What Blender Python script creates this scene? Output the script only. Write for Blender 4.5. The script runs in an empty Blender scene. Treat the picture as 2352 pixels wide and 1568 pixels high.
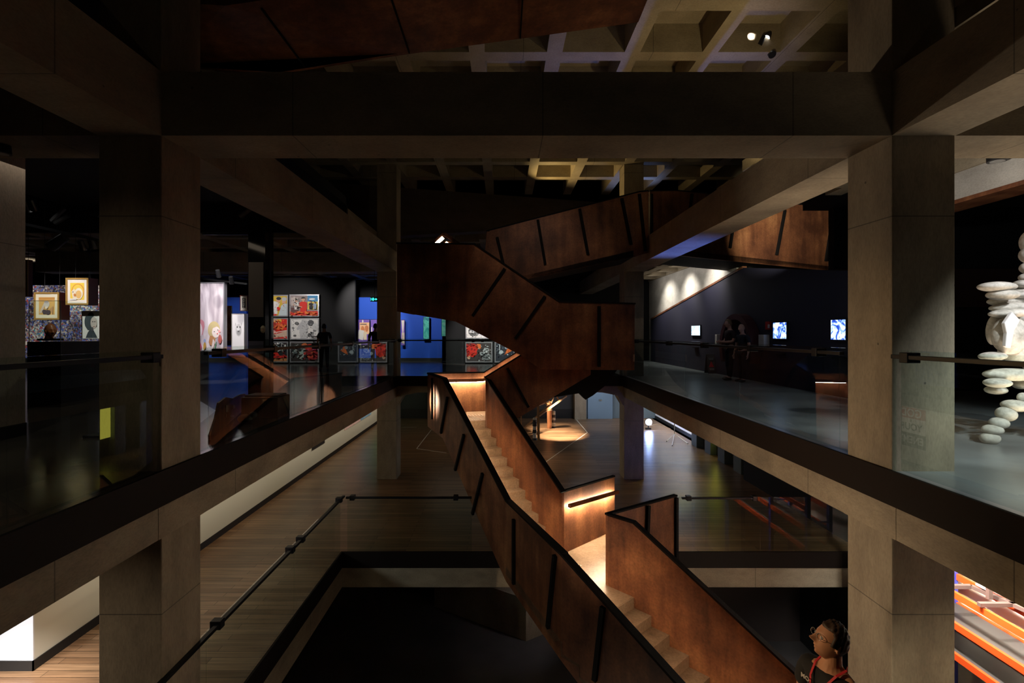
import bpy, bmesh, math, random
from mathutils import Vector, Matrix
random.seed(7)
C = bpy.context.scene.collection
sc = bpy.context.scene

# ------------------------------------------------------------------ camera
F = 1117.0                     # focal length in pixels of the 2352 x 1568 frame
VX, VY = 1155.0, 765.0         # vanishing point of the building's depth axis
EYE = 1.38
cam = bpy.data.cameras.new('camera'); camo = bpy.data.objects.new('camera', cam); C.objects.link(camo)
camo.location = (0, 0, EYE); camo.rotation_euler = (math.pi/2, 0, 0)
cam.sensor_width = 36; cam.lens = 36*F/2352
cam.shift_x = (1176-VX)/2352; cam.shift_y = -(784-VY)/2352
cam.clip_start = 0.05; cam.clip_end = 200
sc.camera = camo
# ------------------------------------------------------------------ world and exposure
w = bpy.data.worlds.new('world'); sc.world = w; w.use_nodes = True
w.node_tree.nodes['Background'].inputs[0].default_value = (0.9, 0.75, 0.6, 1)
w.node_tree.nodes['Background'].inputs[1].default_value = 0.0
sc.view_settings.view_transform = 'Standard'; sc.view_settings.look = 'None'
sc.view_settings.exposure = 0.0; sc.view_settings.gamma = 1.0
sc.view_settings.use_curve_mapping = False
sc.cycles.transparent_max_bounces = 24
sc.cycles.sample_clamp_indirect = 4.0
sc.cycles.caustics_reflective = False; sc.cycles.caustics_refractive = False

WARM = (1.0, 0.72, 0.42); WARM2 = (1.0, 0.80, 0.58); WHITE = (1.0, 0.94, 0.88); COOL = (0.75, 0.85, 1.0)
BLUE = (0.12, 0.22, 1.0)
def area(loc, tgt, size, power, col=WARM2, sy=None, spread=180):
    l = bpy.data.lights.new('area_lamp', 'AREA'); l.energy = power; l.color = col; l.size = size
    if sy: l.shape = 'RECTANGLE'; l.size_y = sy
    l.spread = math.radians(spread)
    o = bpy.data.objects.new('area_lamp', l); C.objects.link(o); o.location = loc
    o.rotation_euler = (Vector(tgt)-Vector(loc)).to_track_quat('-Z', 'Y').to_euler(); return o
def down(loc, sx, sy, power, col=WARM2, spread=180):
    l = bpy.data.lights.new('area_lamp', 'AREA'); l.energy = power; l.color = col; l.shape = 'RECTANGLE'; l.size = sx; l.size_y = sy; l.spread = math.radians(spread)
    o = bpy.data.objects.new('area_lamp', l); C.objects.link(o); o.location = loc; return o
def spot(loc, tgt, power, ang=40, col=WHITE, size=0.05, blend=0.5):
    l = bpy.data.lights.new('spot_lamp', 'SPOT'); l.energy = power; l.color = col; l.spot_size = math.radians(ang)
    l.spot_blend = blend; l.shadow_soft_size = min(size, .045)
    o = bpy.data.objects.new('spot_lamp', l); C.objects.link(o); o.location = loc
    o.rotation_euler = (Vector(tgt)-Vector(loc)).to_track_quat('-Z', 'Y').to_euler(); return o
# general light of the halls (lamps without fittings, several added as fills)
#LIGHTS#
# lower hall: added floods under the gallery slabs, shining on the timber floor and the cream wall
area((-5.0, 16.5, -0.72), (-6.5, 16.5, -1.9), 19.0, 60, (1.0, 0.86, 0.66), 0.2, 84)
down((-4.9, 8.2, -0.75), 0.6, 9.0, 9)
spot((-6.0, 4.2, -0.8), (-6.2, 5.8, -3.3), 1500, 46, WHITE, 0.1, 0.8)
down((-1.5, 20.5, -0.8), 3.0, 3.0, 8)
area((-1.0, 24.2, -0.8), (-1.0, 26.8, -2.4), 5.0, 6, WARM2, 0.3)
spot((5.6, 6.2, -5.7), (5.2, 10.4, -3.8), 150, 70, WARM2, 0.2, 0.9)  # added spot from below, brightens the floor beam
spot((2.6, 21.0, -0.8), (2.6, 22.3, -3.3), 2600, 56, WARM2, 0.1, 0.8)
spot((1.5, 23.5, -0.8), (2.4, 24.0, -3.3), 900, 60, WARM2, 0.1, 0.8)
spot((0.3, 19.0, -0.8), (2.2, 17.0, -3.3), 90, 90, WARM2, 0.1, 0.9)
spot((3.0, 19.0, -0.8), (4.2, 14.0, -3.3), 12, 90, (0.8, 0.9, 1.0), 0.1, 0.9)
area((4.6, 24.0, -0.8), (5.0, 26.7, -2.2), 1.2, 40, COOL)
spot((5.3, 13.4, -2.7), (4.3, 15.6, -2.0), 26, 80, BLUE, 0.04, 0.9)  # added blue spot, stands in for lens glow on the far column
spot((7.0, 21.6, -0.9), (8.4, 21.5, -2.1), 90, 60, (1.0, 1.0, 0.62), 0.04, 0.8)  # added yellowish spot, tints the white wall mirrored in the glass
# far white panel of the lower hall
area((7.2, 23.6, -1.0), (8.4, 23.6, -1.9), 4.6, 120, (0.86, 0.9, 1.0), 0.3)
spot((6.3, 17.0, -0.8), (5.5, 15.5, -3.3), 90, 60, (1.0, 0.9, 0.3), 0.2, 0.9)  # added yellow spot for the streak on the timber floor
spot((5.6, 21.0, -0.8), (5.8, 20.0, -3.3), 40, 80, COOL, 0.2, 0.9)
# left lower bay, bright return wall
area((-7.4, 4.6, -1.1), (-7.6, 6.7, -2.2), 0.8, 105, (0.93, 0.96, 1.0))
# stair hall, warm light on the right-hand columns and beams, then added fills
spot((-0.6, 2.7, -3.2), (3.95, 5.1, -2.0), 170, 40, WARM2, 0.2, 0.8)
spot((-3.1, 9.4, 1.2), (3.9, 5.2, 0.2), 235, 34, (1.0, 0.62, 0.25), 0.2, 0.9)
spot((2.2, 0.6, -3.4), (4.3, 4.9, -2.2), 330, 24, (1.0, 0.85, 0.6), 0.3, 0.8)
spot((-3.0, 6.6, -0.9), (3.9, 6.8, -0.5), 560, 52, WARM2, 0.2, 0.9)
spot((-3.0, 13.8, -0.55), (3.9, 12.4, -0.5), 480, 50, WARM2, 0.2, 0.9)
area((0.0, 6.0, -6.0), (0.2, 6.0, 3.3), 2.0, 18, WARM2)  # added uplight deep in the void, for the beam undersides
spot((0.3, -2.6, -0.4), (0.3, 4.86, 3.7), 22, 80, WARM2, 0.04, 1.0)  # added fill from behind the camera, for the cross beam face
spot((3.3, 7.5, -0.62), (-3.4, 6.6, -0.5), 95, 56, WARM2, 0.2, 0.9)
spot((-5.6, 0.6, 2.9), (-3.75, 4.86, 1.4), 38, 34, WARM2, 0.1, 0.9)  # added front fill on the near left column
spot((-5.4, 0.8, -0.9), (-3.75, 4.9, -2.3), 100, 40, WARM2, 0.1, 0.9)
spot((-4.6, 2.0, 3.1), (-6.5, 5.4, 0.8), 90, 60, WARM2, 0.1, 0.9)
# high coffers, lit by added spots without fittings, one of them blue
spot((4.2, 8.0, 4.25), (3.4, 9.8, 6.8), 84, 132, (1.0, 0.78, 0.42), 0.2, 0.9)
spot((1.0, 16.8, 5.6), (2.5, 16.0, 6.8), 180, 120, (1.0, 0.72, 0.30), 0.1, 0.9)
spot((5.0, 17.5, 5.6), (4.6, 17.2, 6.8), 70, 110, (0.25, 0.4, 1.0), 0.1, 0.9)
# beam undersides, right: added uplights for bounced light, one of them blue
spot((5.2, 12.4, 0.15), (4.2, 11.5, 3.3), 620, 52, BLUE, 0.1, 0.9)
area((4.9, 7.0, 0.1), (4.4, 7.2, 3.3), 0.8, 8, WARM2, None, 80)
area((5.3, 2.4, 0.1), (4.7, 2.4, 3.3), 0.8, 12, WARM2, None, 80)
spot((-1.0, 8.6, 2.6), (3.9, 5.4, 3.6), 130, 60, WARM2, 0.2, 1.0)
# right gallery
spot((6.6, 3.4, 3.85), (6.3, 6.2, 0.8), 520, 58, (0.95, 0.98, 1.0), 0.06, 0.5)
spot((5.3, 2.2, 3.8), (6.2, 4.4, 0.0), 700, 74, (0.85, 0.95, 0.95), 0.06, 0.6)
spot((5.6, 6.6, 3.2), (7.4, 7.2, 3.8), 75, 90, WHITE, 0.05, 0.8)
spot((6.2, 21.6, 3.9), (7.4, 21.5, 2.2), 320, 100, WHITE, 0.04, 0.9)
spot((6.2, 19.2, 3.9), (7.4, 19.2, 2.5), 320, 90, WHITE, 0.04, 0.9)
spot((6.2, 16.9, 3.9), (7.4, 16.9, 2.9), 200, 90, WHITE, 0.04, 0.9)
area((6.4, 5.4, 0.15), (6.2, 5.6, 3.9), 0.8, 18, WARM2, None, 110)  # added uplight near the floor, replaces bounce onto the coffers
down((5.6, 13.0, 3.3), 0.5, 8.0, 6, COOL)
area((6.5, 19.0, 3.9), (7.4, 19.0, 3.1), 8.0, 26, WHITE, 0.1)  # added fill joining the light pools on the stone wall
spot((5.6, 10.4, 3.3), (8.4, 14.7, 4.4), 1700, 40, (1.0, 0.95, 0.75), 0.1, 1.0)
spot((0.4, 8.0, 6.2), (1.0, 12.6, 3.0), 170, 54, (1.0, 0.8, 0.65), 0.2, 1.0)
# storage bay behind the right-hand columns
area((6.2, 5.8, -0.85), (7.7, 5.8, -2.8), 3.6, 420, (1.0, 0.97, 0.9), 0.3, 130)
spot((6.1, 7.0, -0.8), (7.7, 7.3, -2.6), 1150, 70, (1.0, 0.97, 0.9), 0.1, 0.8)
# left gallery, one lamp per exhibit
spot((-9.5, 17.8, 4.0), (-9.5, 22.0, 1.8), 1500, 62, WHITE, 0.06, 0.6)
spot((-17.0, 15.5, 3.9), (-17.8, 20.0, 1.8), 850, 66, WHITE, 0.06, 0.6)
spot((-7.2, 10.6, 3.9), (-8.1, 13.5, 1.6), 650, 40, (1.0, 0.93, 0.97), 0.06, 0.5)
spot((-6.9, 11.8, 3.8), (-7.7, 14.0, 1.7), 260, 30, WHITE, 0.05, 0.5)
spot((-10.4, 9.0, 3.9), (-10.9, 12.0, 1.8), 560, 40, WHITE, 0.05, 0.5)
spot((-7.4, 9.0, 3.9), (-8.9, 9.5, 1.5), 70, 22, WARM2, 0.04, 0.5)
spot((-6.3, 20.2, 3.9), (-6.6, 24.0, 1.8), 700, 56, WHITE, 0.06, 0.7)
spot((-4.7, 20.2, 3.9), (-4.4, 24.0, 1.6), 420, 56, WHITE, 0.06, 0.7)
spot((-13.0, 20.2, 3.9), (-13.0, 24.0, 1.6), 160, 50, WHITE, 0.06, 0.7)
spot((-0.6, 18.4, 3.8), (-0.8, 22.0, 1.2), 1100, 50, WHITE, 0.06, 0.6)
down((-6.4, 9.0, 3.6), 0.4, 6.0, 9)
# visitor below the right column
spot((-0.6, 3.9, -2.2), (2.1, 3.2, -0.85), 60, 26, (1.0, 0.62, 0.30), 0.04, 0.7)  # added low spot in place of strip light bounced off the stair
spot((-1.6, 3.7, 1.1), (2.15, 3.2, -0.75), 240, 26, (1.0, 0.66, 0.36), 0.04, 0.7)
# cellar floor
spot((1.5, 12.2, -4.2), (0.6, 12.6, -6.0), 26, 70, (0.9, 0.85, 0.9), 0.2, 0.9)
#/LIGHTS#

# ------------------------------------------------------------------ projection helpers (frame pixel -> point in the place)
def P(x, y, Y): return Vector(((x-VX)*Y/F, Y, EYE-(y-VY)*Y/F))
def PZ(x, y, z):
    Y = (EYE-z)*F/(y-VY); return Vector(((x-VX)*Y/F, Y, z))
def PX(x, y, X):
    Y = X*F/(x-VX); return Vector((X, Y, EYE-(y-VY)*Y/F))
def PP(x, y, a, b):            # on the vertical plane through a and b
    d = Vector(((x-VX)/F, 1.0, -(y-VY)/F)); n = Vector((b[1]-a[1], -(b[0]-a[0]), 0))
    o = Vector((0, 0, EYE)); t = n.dot(Vector((a[0], a[1], 0))-Vector((0, 0, 0)))/n.dot(d)
    return o+d*t

# ------------------------------------------------------------------ materials
MATS = {}
def nt(name):
    m = bpy.data.materials.new(name); m.use_nodes = True
    return m, m.node_tree.nodes, m.node_tree.links, m.node_tree.nodes['Principled BSDF']
def plain(name, col, rough=0.6, metal=0.0, emit=None, es=0.0):
    if name in MATS: return MATS[name]
    m, N, L, b = nt(name); b.inputs['Base Color'].default_value = (*col, 1); b.inputs['Roughness'].default_value = rough
    b.inputs['Metallic'].default_value = metal
    if emit: b.inputs['Emission Color'].default_value = (*emit, 1); b.inputs['Emission Strength'].default_value = es
    MATS[name] = m; return m
def colm(c, rough=0.65):
    return plain('paint_%02x%02x%02x_%d' % (*[int(255*v) for v in c], int(rough*100)), c, rough)
def node(N, t, **kw):
    n = N.new(t)
    for k, v in kw.items(): setattr(n, k, v)
    return n
def ramp(N, stops):
    r = N.new('ShaderNodeValToRGB'); e = r.color_ramp.elements
    while len(e) < len(stops): e.new(0.5)
    for i, (p, c) in enumerate(stops): e[i].position = p; e[i].color = (*c, 1)
    return r
def math_(N, L, op, a, b=None, c=None):
    n = N.new('ShaderNodeMath'); n.operation = op
    for i, v in enumerate((a, b, c)):
        if v is None: continue
        if isinstance(v, (int, float)): n.inputs[i].default_value = v
        else: L.new(v, n.inputs[i])
    return n.outputs[0]
def concrete(name, lo, hi, joint='z', rough=0.75):
    m, N, L, b = nt(name)
    g = N.new('ShaderNodeNewGeometry')
    mp = node(N, 'ShaderNodeMapping'); mp.inputs['Scale'].default_value = (1, 1, 0.35) if joint == 'z' else (0.5, 0.5, 1)
    L.new(g.outputs['Position'], mp.inputs['Vector'])
    n1 = N.new('ShaderNodeTexNoise'); n1.inputs['Scale'].default_value = 2.2; n1.inputs['Detail'].default_value = 9; n1.inputs['Roughness'].default_value = 0.66
    L.new(mp.outputs[0], n1.inputs['Vector'])
    r = ramp(N, [(0.3, lo), (0.72, hi)]); L.new(n1.outputs['Fac'], r.inputs[0])
    n2 = N.new('ShaderNodeTexNoise'); n2.inputs['Scale'].default_value = 60; n2.inputs['Detail'].default_value = 3; L.new(mp.outputs[0], n2.inputs['Vector'])
    r2 = ramp(N, [(0.3, (0.82, 0.82, 0.82)), (0.6, (1, 1, 1))]); L.new(n2.outputs['Fac'], r2.inputs[0])
    mx = N.new('ShaderNodeMixRGB'); mx.blend_type = 'MULTIPLY'; mx.inputs[0].default_value = 1
    L.new(r.outputs[0], mx.inputs[1]); L.new(r2.outputs[0], mx.inputs[2])
    # pin holes and rust marks
    v = N.new('ShaderNodeTexVoronoi'); v.inputs['Scale'].default_value = 2.1; L.new(g.outputs['Position'], v.inputs['Vector'])
    hole = math_(N, L, 'LESS_THAN', v.outputs['Distance'], 0.028)
    # formwork joints
    s = N.new('ShaderNodeSeparateXYZ'); L.new(g.outputs['Position'], s.inputs[0])
    if joint == 'z':
        q = math_(N, L, 'PINGPONG', math_(N, L, 'SUBTRACT', s.outputs[2], 2.55), 1.99)
    elif joint == 'y':
        q = math_(N, L, 'PINGPONG', math_(N, L, 'SUBTRACT', s.outputs[1], 1.2), 1.25)
    else:
        q = math_(N, L, 'PINGPONG', math_(N, L, 'SUBTRACT', s.outputs[0], 0.4), 1.25)
    jl = math_(N, L, 'LESS_THAN', q, 0.006)
    k = math_(N, L, 'MAXIMUM', jl, hole)
    m2 = N.new('ShaderNodeMixRGB'); m2.blend_type = 'MIX'; L.new(math_(N, L, 'MULTIPLY', k, 0.6), m2.inputs[0]); L.new(mx.outputs[0], m2.inputs[1]); m2.inputs[2].default_value = (0.02, 0.017, 0.014, 1)
    L.new(m2.outputs[0], b.inputs['Base Color']); b.inputs['Roughness'].default_value = rough
    bp = N.new('ShaderNodeBump'); bp.inputs['Strength'].default_value = 0.25; bp.inputs['Distance'].default_value = 0.01
    L.new(n2.outputs['Fac'], bp.inputs['Height']); L.new(bp.outputs[0], b.inputs['Normal'])
    return m
def corten(name, dark, mid, bright, rough=0.62, sc_=0.9):
    m, N, L, b = nt(name); g = N.new('ShaderNodeNewGeometry')
    n1 = N.new('ShaderNodeTexNoise'); n1.inputs['Scale'].default_value = sc_; n1.inputs['Detail'].default_value = 8; n1.inputs['Roughness'].default_value = 0.6
    L.new(g.outputs['Position'], n1.inputs['Vector'])
    mps = N.new('ShaderNodeMapping'); mps.inputs['Scale'].default_value = (3.2, 3.2, 0.35); L.new(g.outputs['Position'], mps.inputs[0])
    ns = N.new('ShaderNodeTexNoise'); ns.inputs['Scale'].default_value = 1.6; ns.inputs['Detail'].default_value = 5; L.new(mps.outputs[0], ns.inputs['Vector'])
    fac = math_(N, L, 'ADD', math_(N, L, 'MULTIPLY', n1.outputs['Fac'], 0.68), math_(N, L, 'MULTIPLY', ns.outputs['Fac'], 0.32))
    r = ramp(N, [(0.38, dark), (0.50, mid), (0.64, bright)]); L.new(fac, r.inputs[0])
    n2 = N.new('ShaderNodeTexNoise'); n2.inputs['Scale'].default_value = 26; n2.inputs['Detail'].default_value = 4; L.new(g.outputs['Position'], n2.inputs['Vector'])
    r2 = ramp(N, [(0.3, (0.75, 0.72, 0.7)), (0.65, (1.05, 1.0, 1.0))]); L.new(n2.outputs['Fac'], r2.inputs[0])
    mx = N.new('ShaderNodeMixRGB'); mx.blend_type = 'MULTIPLY'; mx.inputs[0].default_value = 1
    L.new(r.outputs[0], mx.inputs[1]); L.new(r2.outputs[0], mx.inputs[2]); L.new(mx.outputs[0], b.inputs['Base Color'])
    b.inputs['Roughness'].default_value = rough; b.inputs['Metallic'].default_value = 0.1; b.inputs['Specular IOR Level'].default_value = 0.3
    return m
def planks(name):
    m, N, L, b = nt(name); g = N.new('ShaderNodeNewGeometry')
    br = N.new('ShaderNodeTexBrick'); br.inputs['Scale'].default_value = 1.0; br.inputs['Brick Width'].default_value = 2.1; br.inputs['Row Height'].default_value = 0.135
    br.inputs['Mortar Size'].default_value = 0.004; br.inputs['Color1'].default_value = (0.19, 0.105, 0.055, 1); br.inputs['Color2'].default_value = (0.33, 0.205, 0.115, 1)
    br.inputs['Mortar'].default_value = (0.03, 0.018, 0.01, 1); br.offset = 0.37
    L.new(g.outputs['Position'], br.inputs['Vector'])
    mp = N.new('ShaderNodeMapping'); mp.inputs['Scale'].default_value = (1.2, 26, 1); L.new(g.outputs['Position'], mp.inputs['Vector'])
    n = N.new('ShaderNodeTexNoise'); n.inputs['Scale'].default_value = 1.0; n.inputs['Detail'].default_value = 6; L.new(mp.outputs[0], n.inputs['Vector'])
    r = ramp(N, [(0.3, (0.6, 0.58, 0.55)), (0.7, (1.2, 1.15, 1.1))]); L.new(n.outputs['Fac'], r.inputs[0])
    mx = N.new('ShaderNodeMixRGB'); mx.blend_type = 'MULTIPLY'; mx.inputs[0].default_value = 1
    L.new(br.outputs['Color'], mx.inputs[1]); L.new(r.outputs[0], mx.inputs[2]); L.new(mx.outputs[0], b.inputs['Base Color'])
    b.inputs['Roughness'].default_value = 0.33
    bp = N.new('ShaderNodeBump'); bp.inputs['Strength'].default_value = 0.35; bp.inputs['Distance'].default_value = 0.004; L.new(n.outputs['Fac'], bp.inputs['Height']); L.new(bp.outputs[0], b.inputs['Normal'])
    return m
def polished(name, lo, hi, rough):
    m, N, L, b = nt(name); g = N.new('ShaderNodeNewGeometry')
    n = N.new('ShaderNodeTexNoise'); n.inputs['Scale'].default_value = 0.8; n.inputs['Detail'].default_value = 8; L.new(g.outputs['Position'], n.inputs['Vector'])
    r = ramp(N, [(0.35, lo), (0.7, hi)]); L.new(n.outputs['Fac'], r.inputs[0]); L.new(r.outputs[0], b.inputs['Base Color'])
    n2 = N.new('ShaderNodeTexNoise'); n2.inputs['Scale'].default_value = 3.5; n2.inputs['Detail'].default_value = 3; L.new(g.outputs['Position'], n2.inputs['Vector'])
    bp = N.new('ShaderNodeBump'); bp.inputs['Strength'].default_value = 0.12; bp.inputs['Distance'].default_value = 0.02; L.new(n2.outputs['Fac'], bp.inputs['Height']); L.new(bp.outputs[0], b.inputs['Normal'])
    b.inputs['Roughness'].default_value = rough; return m
def glass_mat():
    m = bpy.data.materials.new('balustrade_glass'); m.use_nodes = True; N = m.node_tree.nodes; L = m.node_tree.links; N.clear()
    o = N.new('ShaderNodeOutputMaterial'); mix = N.new('ShaderNodeMixShader'); t = N.new('ShaderNodeBsdfTransparent'); t.inputs[0].default_value = (0.90, 0.955, 0.93, 1)
    g = N.new('ShaderNodeBsdfGlossy'); g.inputs['Roughness'].default_value = 0.0; f = N.new('ShaderNodeFresnel'); f.inputs[0].default_value = 1.5
    ge = N.new('ShaderNodeNewGeometry'); fr = math_(N, L, 'MULTIPLY', math_(N, L, 'MULTIPLY', f.outputs[0], 1.75), math_(N, L, 'SUBTRACT', 1.0, ge.outputs['Backfacing'])); fr.node.use_clamp = True; L.new(fr, mix.inputs[0]); L.new(t.outputs[0], mix.inputs[1]); L.new(g.outputs[0], mix.inputs[2]); L.new(mix.outputs[0], o.inputs[0]); return m
def cells(name, palette, scale, rough=0.6, stretch=(1, 1, 1), noise=False):
    m, N, L, b = nt(name); g = N.new('ShaderNodeTexCoord'); mp = N.new('ShaderNodeMapping'); mp.inputs['Scale'].default_value = stretch; L.new(g.outputs['Object'], mp.inputs[0])
    if noise:
        v = N.new('ShaderNodeTexNoise'); v.inputs['Scale'].default_value = scale; v.inputs['Detail'].default_value = 5; v.inputs['Distortion'].default_value = 1.2; L.new(mp.outputs[0], v.inputs['Vector']); src = v.outputs['Fac']
        stops = [(0.3+0.42*i/(len(palette)-1), c) for i, c in enumerate(palette)]
    else:
        v = N.new('ShaderNodeTexVoronoi'); v.inputs['Scale'].default_value = scale; L.new(mp.outputs[0], v.inputs['Vector'])
        s = N.new('ShaderNodeSeparateColor'); L.new(v.outputs['Color'], s.inputs[0])
        big = N.new('ShaderNodeTexNoise'); big.inputs['Scale'].default_value = scale*0.045; big.inputs['Detail'].default_value = 2; L.new(mp.outputs[0], big.inputs['Vector'])
        src = math_(N, L, 'ADD', math_(N, L, 'MULTIPLY', s.outputs[0], 0.62), math_(N, L, 'MULTIPLY_ADD', big.outputs['Fac'], 1.5, -0.55))
        stops = [(i/(len(palette)-1), c) for i, c in enumerate(palette)]
    r = ramp(N, stops); r.color_ramp.interpolation = 'LINEAR' if noise else 'CONSTANT'
    L.new(src, r.inputs[0]); L.new(r.outputs[0], b.inputs['Base Color']); b.inputs['Roughness'].default_value = rough; return m

CON = concrete('board_concrete_column', (0.19, 0.150, 0.105), (0.40, 0.325, 0.225), 'z')
CONY = concrete('board_concrete_beam_long', (0.19, 0.150, 0.105), (0.40, 0.325, 0.225), 'y')
CONX = concrete('board_concrete_beam_cross', (0.19, 0.150, 0.105), (0.40, 0.325, 0.225), 'x')
COFF = concrete('coffer_concrete', (0.26, 0.21, 0.14), (0.42, 0.35, 0.24), 'x')
RUST = corten('weathered_steel', (0.07, 0.026, 0.014), (0.16, 0.062, 0.028), (0.30, 0.135, 0.058), 0.5)
STEELFLOOR = corten('landing_plate', (0.20, 0.14, 0.09), (0.30, 0.21, 0.14), (0.36, 0.26, 0.18), 0.3, 1.6)
FASCIA = plain('dark_fascia_steel', (0.010, 0.0062, 0.005), 0.6); FASCIA.node_tree.nodes['Principled BSDF'].inputs['Specular IOR Level'].default_value = 0.12
BLACK = plain('black_metal', (0.008, 0.008, 0.009), 0.4)
RIB = plain('black_steel_rib', (0.006, 0.005, 0.005), 0.7); RIB.node_tree.nodes['Principled BSDF'].inputs['Specular IOR Level'].default_value = 0.1
RAILM = plain('black_rail_metal', (0.012, 0.012, 0.014), 0.35, 0.6)
WOOD = planks('timber_floor_boards')
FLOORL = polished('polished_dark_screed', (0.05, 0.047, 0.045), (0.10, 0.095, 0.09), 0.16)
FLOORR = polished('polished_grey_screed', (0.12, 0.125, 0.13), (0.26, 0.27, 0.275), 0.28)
GLASS = glass_mat()
WHITEW = plain('cream_wall_paint', (0.76, 0.74, 0.62), 0.8)
BRIGHTW = plain('white_wall_paint', (0.85, 0.86, 0.88), 0.8)
SKIRT = plain('black_skirting', (0.012, 0.012, 0.012), 0.5)
DARKW = plain('charcoal_wall', (0.045, 0.047, 0.05), 0.8)
BLACKW = plain('black_wall', (0.006, 0.006, 0.007), 0.9)
NAVY = plain('midnight_blue_wall', (0.012, 0.012, 0.03), 0.7)
BLUEW = plain('cobalt_blue_wall', (0.01, 0.09, 0.62), 0.7)
GREYP = plain('slate_panel', (0.13, 0.17, 0.19), 0.7)
LED = plain('warm_led_strip', (0, 0, 0), 0.5, 0, (1.0, 0.78, 0.50), 150.0)
LEDB = plain('warm_led_strip_back', (0, 0, 0), 0.5, 0, (1.0, 0.80, 0.55), 1100.0)
LEDS = plain('warm_led_strip_soft', (0, 0, 0), 0.5, 0, (1.0, 0.78, 0.52), 12.0)
TACT = plain('steel_tactile_studs', (0.75, 0.72, 0.68), 0.3, 0.7)
ORANGE = plain('orange_rack_steel', (0.48, 0.048, 0.004), 0.5)
BLUER = plain('blue_rack_steel', (0.03, 0.035, 0.22), 0.5)
DECK = plain('rack_deck_board', (0.030, 0.025, 0.022), 0.55)
SKIN = plain('skin', (0.50, 0.25, 0.14), 0.55)
HAIRD = plain('dark_hair', (0.035, 0.018, 0.010), 0.6)

# ------------------------------------------------------------------ mesh helpers
class MB:
    def __init__(s): s.v = []; s.f = []; s.m = []; s.mats = []; s.sm = []
    def mi(s, m):
        if m not in s.mats: s.mats.append(m)
        return s.mats.index(m)
    def add(s, vs, fs, m=0, smooth=False):
        o = len(s.v); s.v += [tuple(v) for v in vs]
        for f in fs: s.f.append(tuple(o+i for i in f)); s.m.append(m); s.sm.append(smooth)
    def box(s, x0, x1, y0, y1, z0, z1, m=0):
        v = [(x, y, z) for z in (z0, z1) for y in (y0, y1) for x in (x0, x1)]
        s.add(v, [(0, 2, 3, 1), (4, 5, 7, 6), (0, 1, 5, 4), (2, 6, 7, 3), (0, 4, 6, 2), (1, 3, 7, 5)], m)
    def prism(s, pts, off, m=0):                      # polygon pts extruded by off
        n = len(pts); off = Vector(off); a = [Vector(p) for p in pts]; b = [p+off for p in a]
        s.add(a+b, [tuple(range(n)), tuple(range(2*n-1, n-1, -1))]+[(i, i+n, (i+1) % n+n, (i+1) % n) for i in range(n)], m)
    def bar(s, a, b, wd, h, m=0, up=(0, 0, 1)):        # rectangular bar from a to b
        a = Vector(a); b = Vector(b); d = (b-a).normalized(); u = Vector(up)
        sd = d.cross(u)
        if sd.length < 1e-4: sd = d.cross(Vector((1, 0, 0)))
        sd.normalize(); u = sd.cross(d).normalized()
        v = [p+sd*sx*wd/2+u*sz*h/2 for p in (a, b) for sx, sz in ((-1, -1), (1, -1), (1, 1), (-1, 1))]
        s.add(v, [(0, 1, 2, 3), (7, 6, 5, 4), (0, 4, 5, 1), (1, 5, 6, 2), (2, 6, 7, 3), (3, 7, 4, 0)], m)
    def tube(s, a, b, r, r2=None, n=12, m=0):
        a = Vector(a); b = Vector(b); r2 = r if r2 is None else r2; d = (b-a).normalized()
        sd = d.orthogonal().normalized(); u = d.cross(sd)
        v = [p+(sd*math.cos(2*math.pi*i/n)+u*math.sin(2*math.pi*i/n))*q for p, q in ((a, r), (b, r2)) for i in range(n)]
        s.add(v, [(i, (i+1) % n, (i+1) % n+n, i+n) for i in range(n)], m, True); s.add(v[:n], [tuple(range(n-1, -1, -1))], m); s.add(v[n:], [tuple(range(n))], m)
    def ell(s, c, r, rot=None, n=16, k=10, m=0, fn=None):
        c = Vector(c); vs = []; R = rot or Matrix.Identity(3)
        for j in range(k+1):
            t = math.pi*j/k
            for i in range(n):
                p = 2*math.pi*i/n; q = Vector((math.sin(t)*math.cos(p), math.sin(t)*math.sin(p), math.cos(t)))
                if fn: q = fn(q)
                vs.append(c+R @ Vector((q.x*r[0], q.y*r[1], q.z*r[2])))
        fs = [(j*n+i, (j+1)*n+i, (j+1)*n+(i+1) % n, j*n+(i+1) % n) for j in range(k) for i in range(n)]
        s.add(vs, fs, m, True)
    def build(s, name, mat=None, parent=None, bevel=0, kind=None, label=None, cat=None, group=None, weld=False):
        me = bpy.data.meshes.new(name); me.from_pydata(s.v, [], s.f)
        mats = mat if isinstance(mat, (list, tuple)) else [mat]
        if s.mats: mats = s.mats
        for q in mats: me.materials.append(q)
        for p, mi, sm in zip(me.polygons, s.m, s.sm): p.material_index = mi; p.use_smooth = sm
        b = bmesh.new(); b.from_mesh(me)
        if weld: bmesh.ops.remove_doubles(b, verts=b.verts, dist=1e-5)
        bmesh.ops.recalc_face_normals(b, faces=b.faces); b.to_mesh(me); b.free()
        o = bpy.data.objects.new(name, me); C.objects.link(o)
        if parent:
            o.parent = parent; o.matrix_parent_inverse = parent.matrix_basis.inverted()
        if bevel:
            md = o.modifiers.new('edge', 'BEVEL'); md.width = bevel; md.segments = 2; md.limit_method = 'ANGLE'
        tag(o, label, cat, group, kind); return o
def tag(o, label=None, cat=None, group=None, kind=None):
    if label: o['label'] = label
    if cat: o['category'] = cat
    if group: o['group'] = group
    if kind: o['kind'] = kind
def thing(name, loc, label, cat, group=None):
    o = bpy.data.objects.new(name, None); C.objects.link(o); o.location = loc; o.empty_display_size = 0.1
    tag(o, label, cat, group); return o
def boxo(name, dims, mat, **kw):
    b = MB(); b.box(*dims); return b.build(name, mat, **kw)
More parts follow.
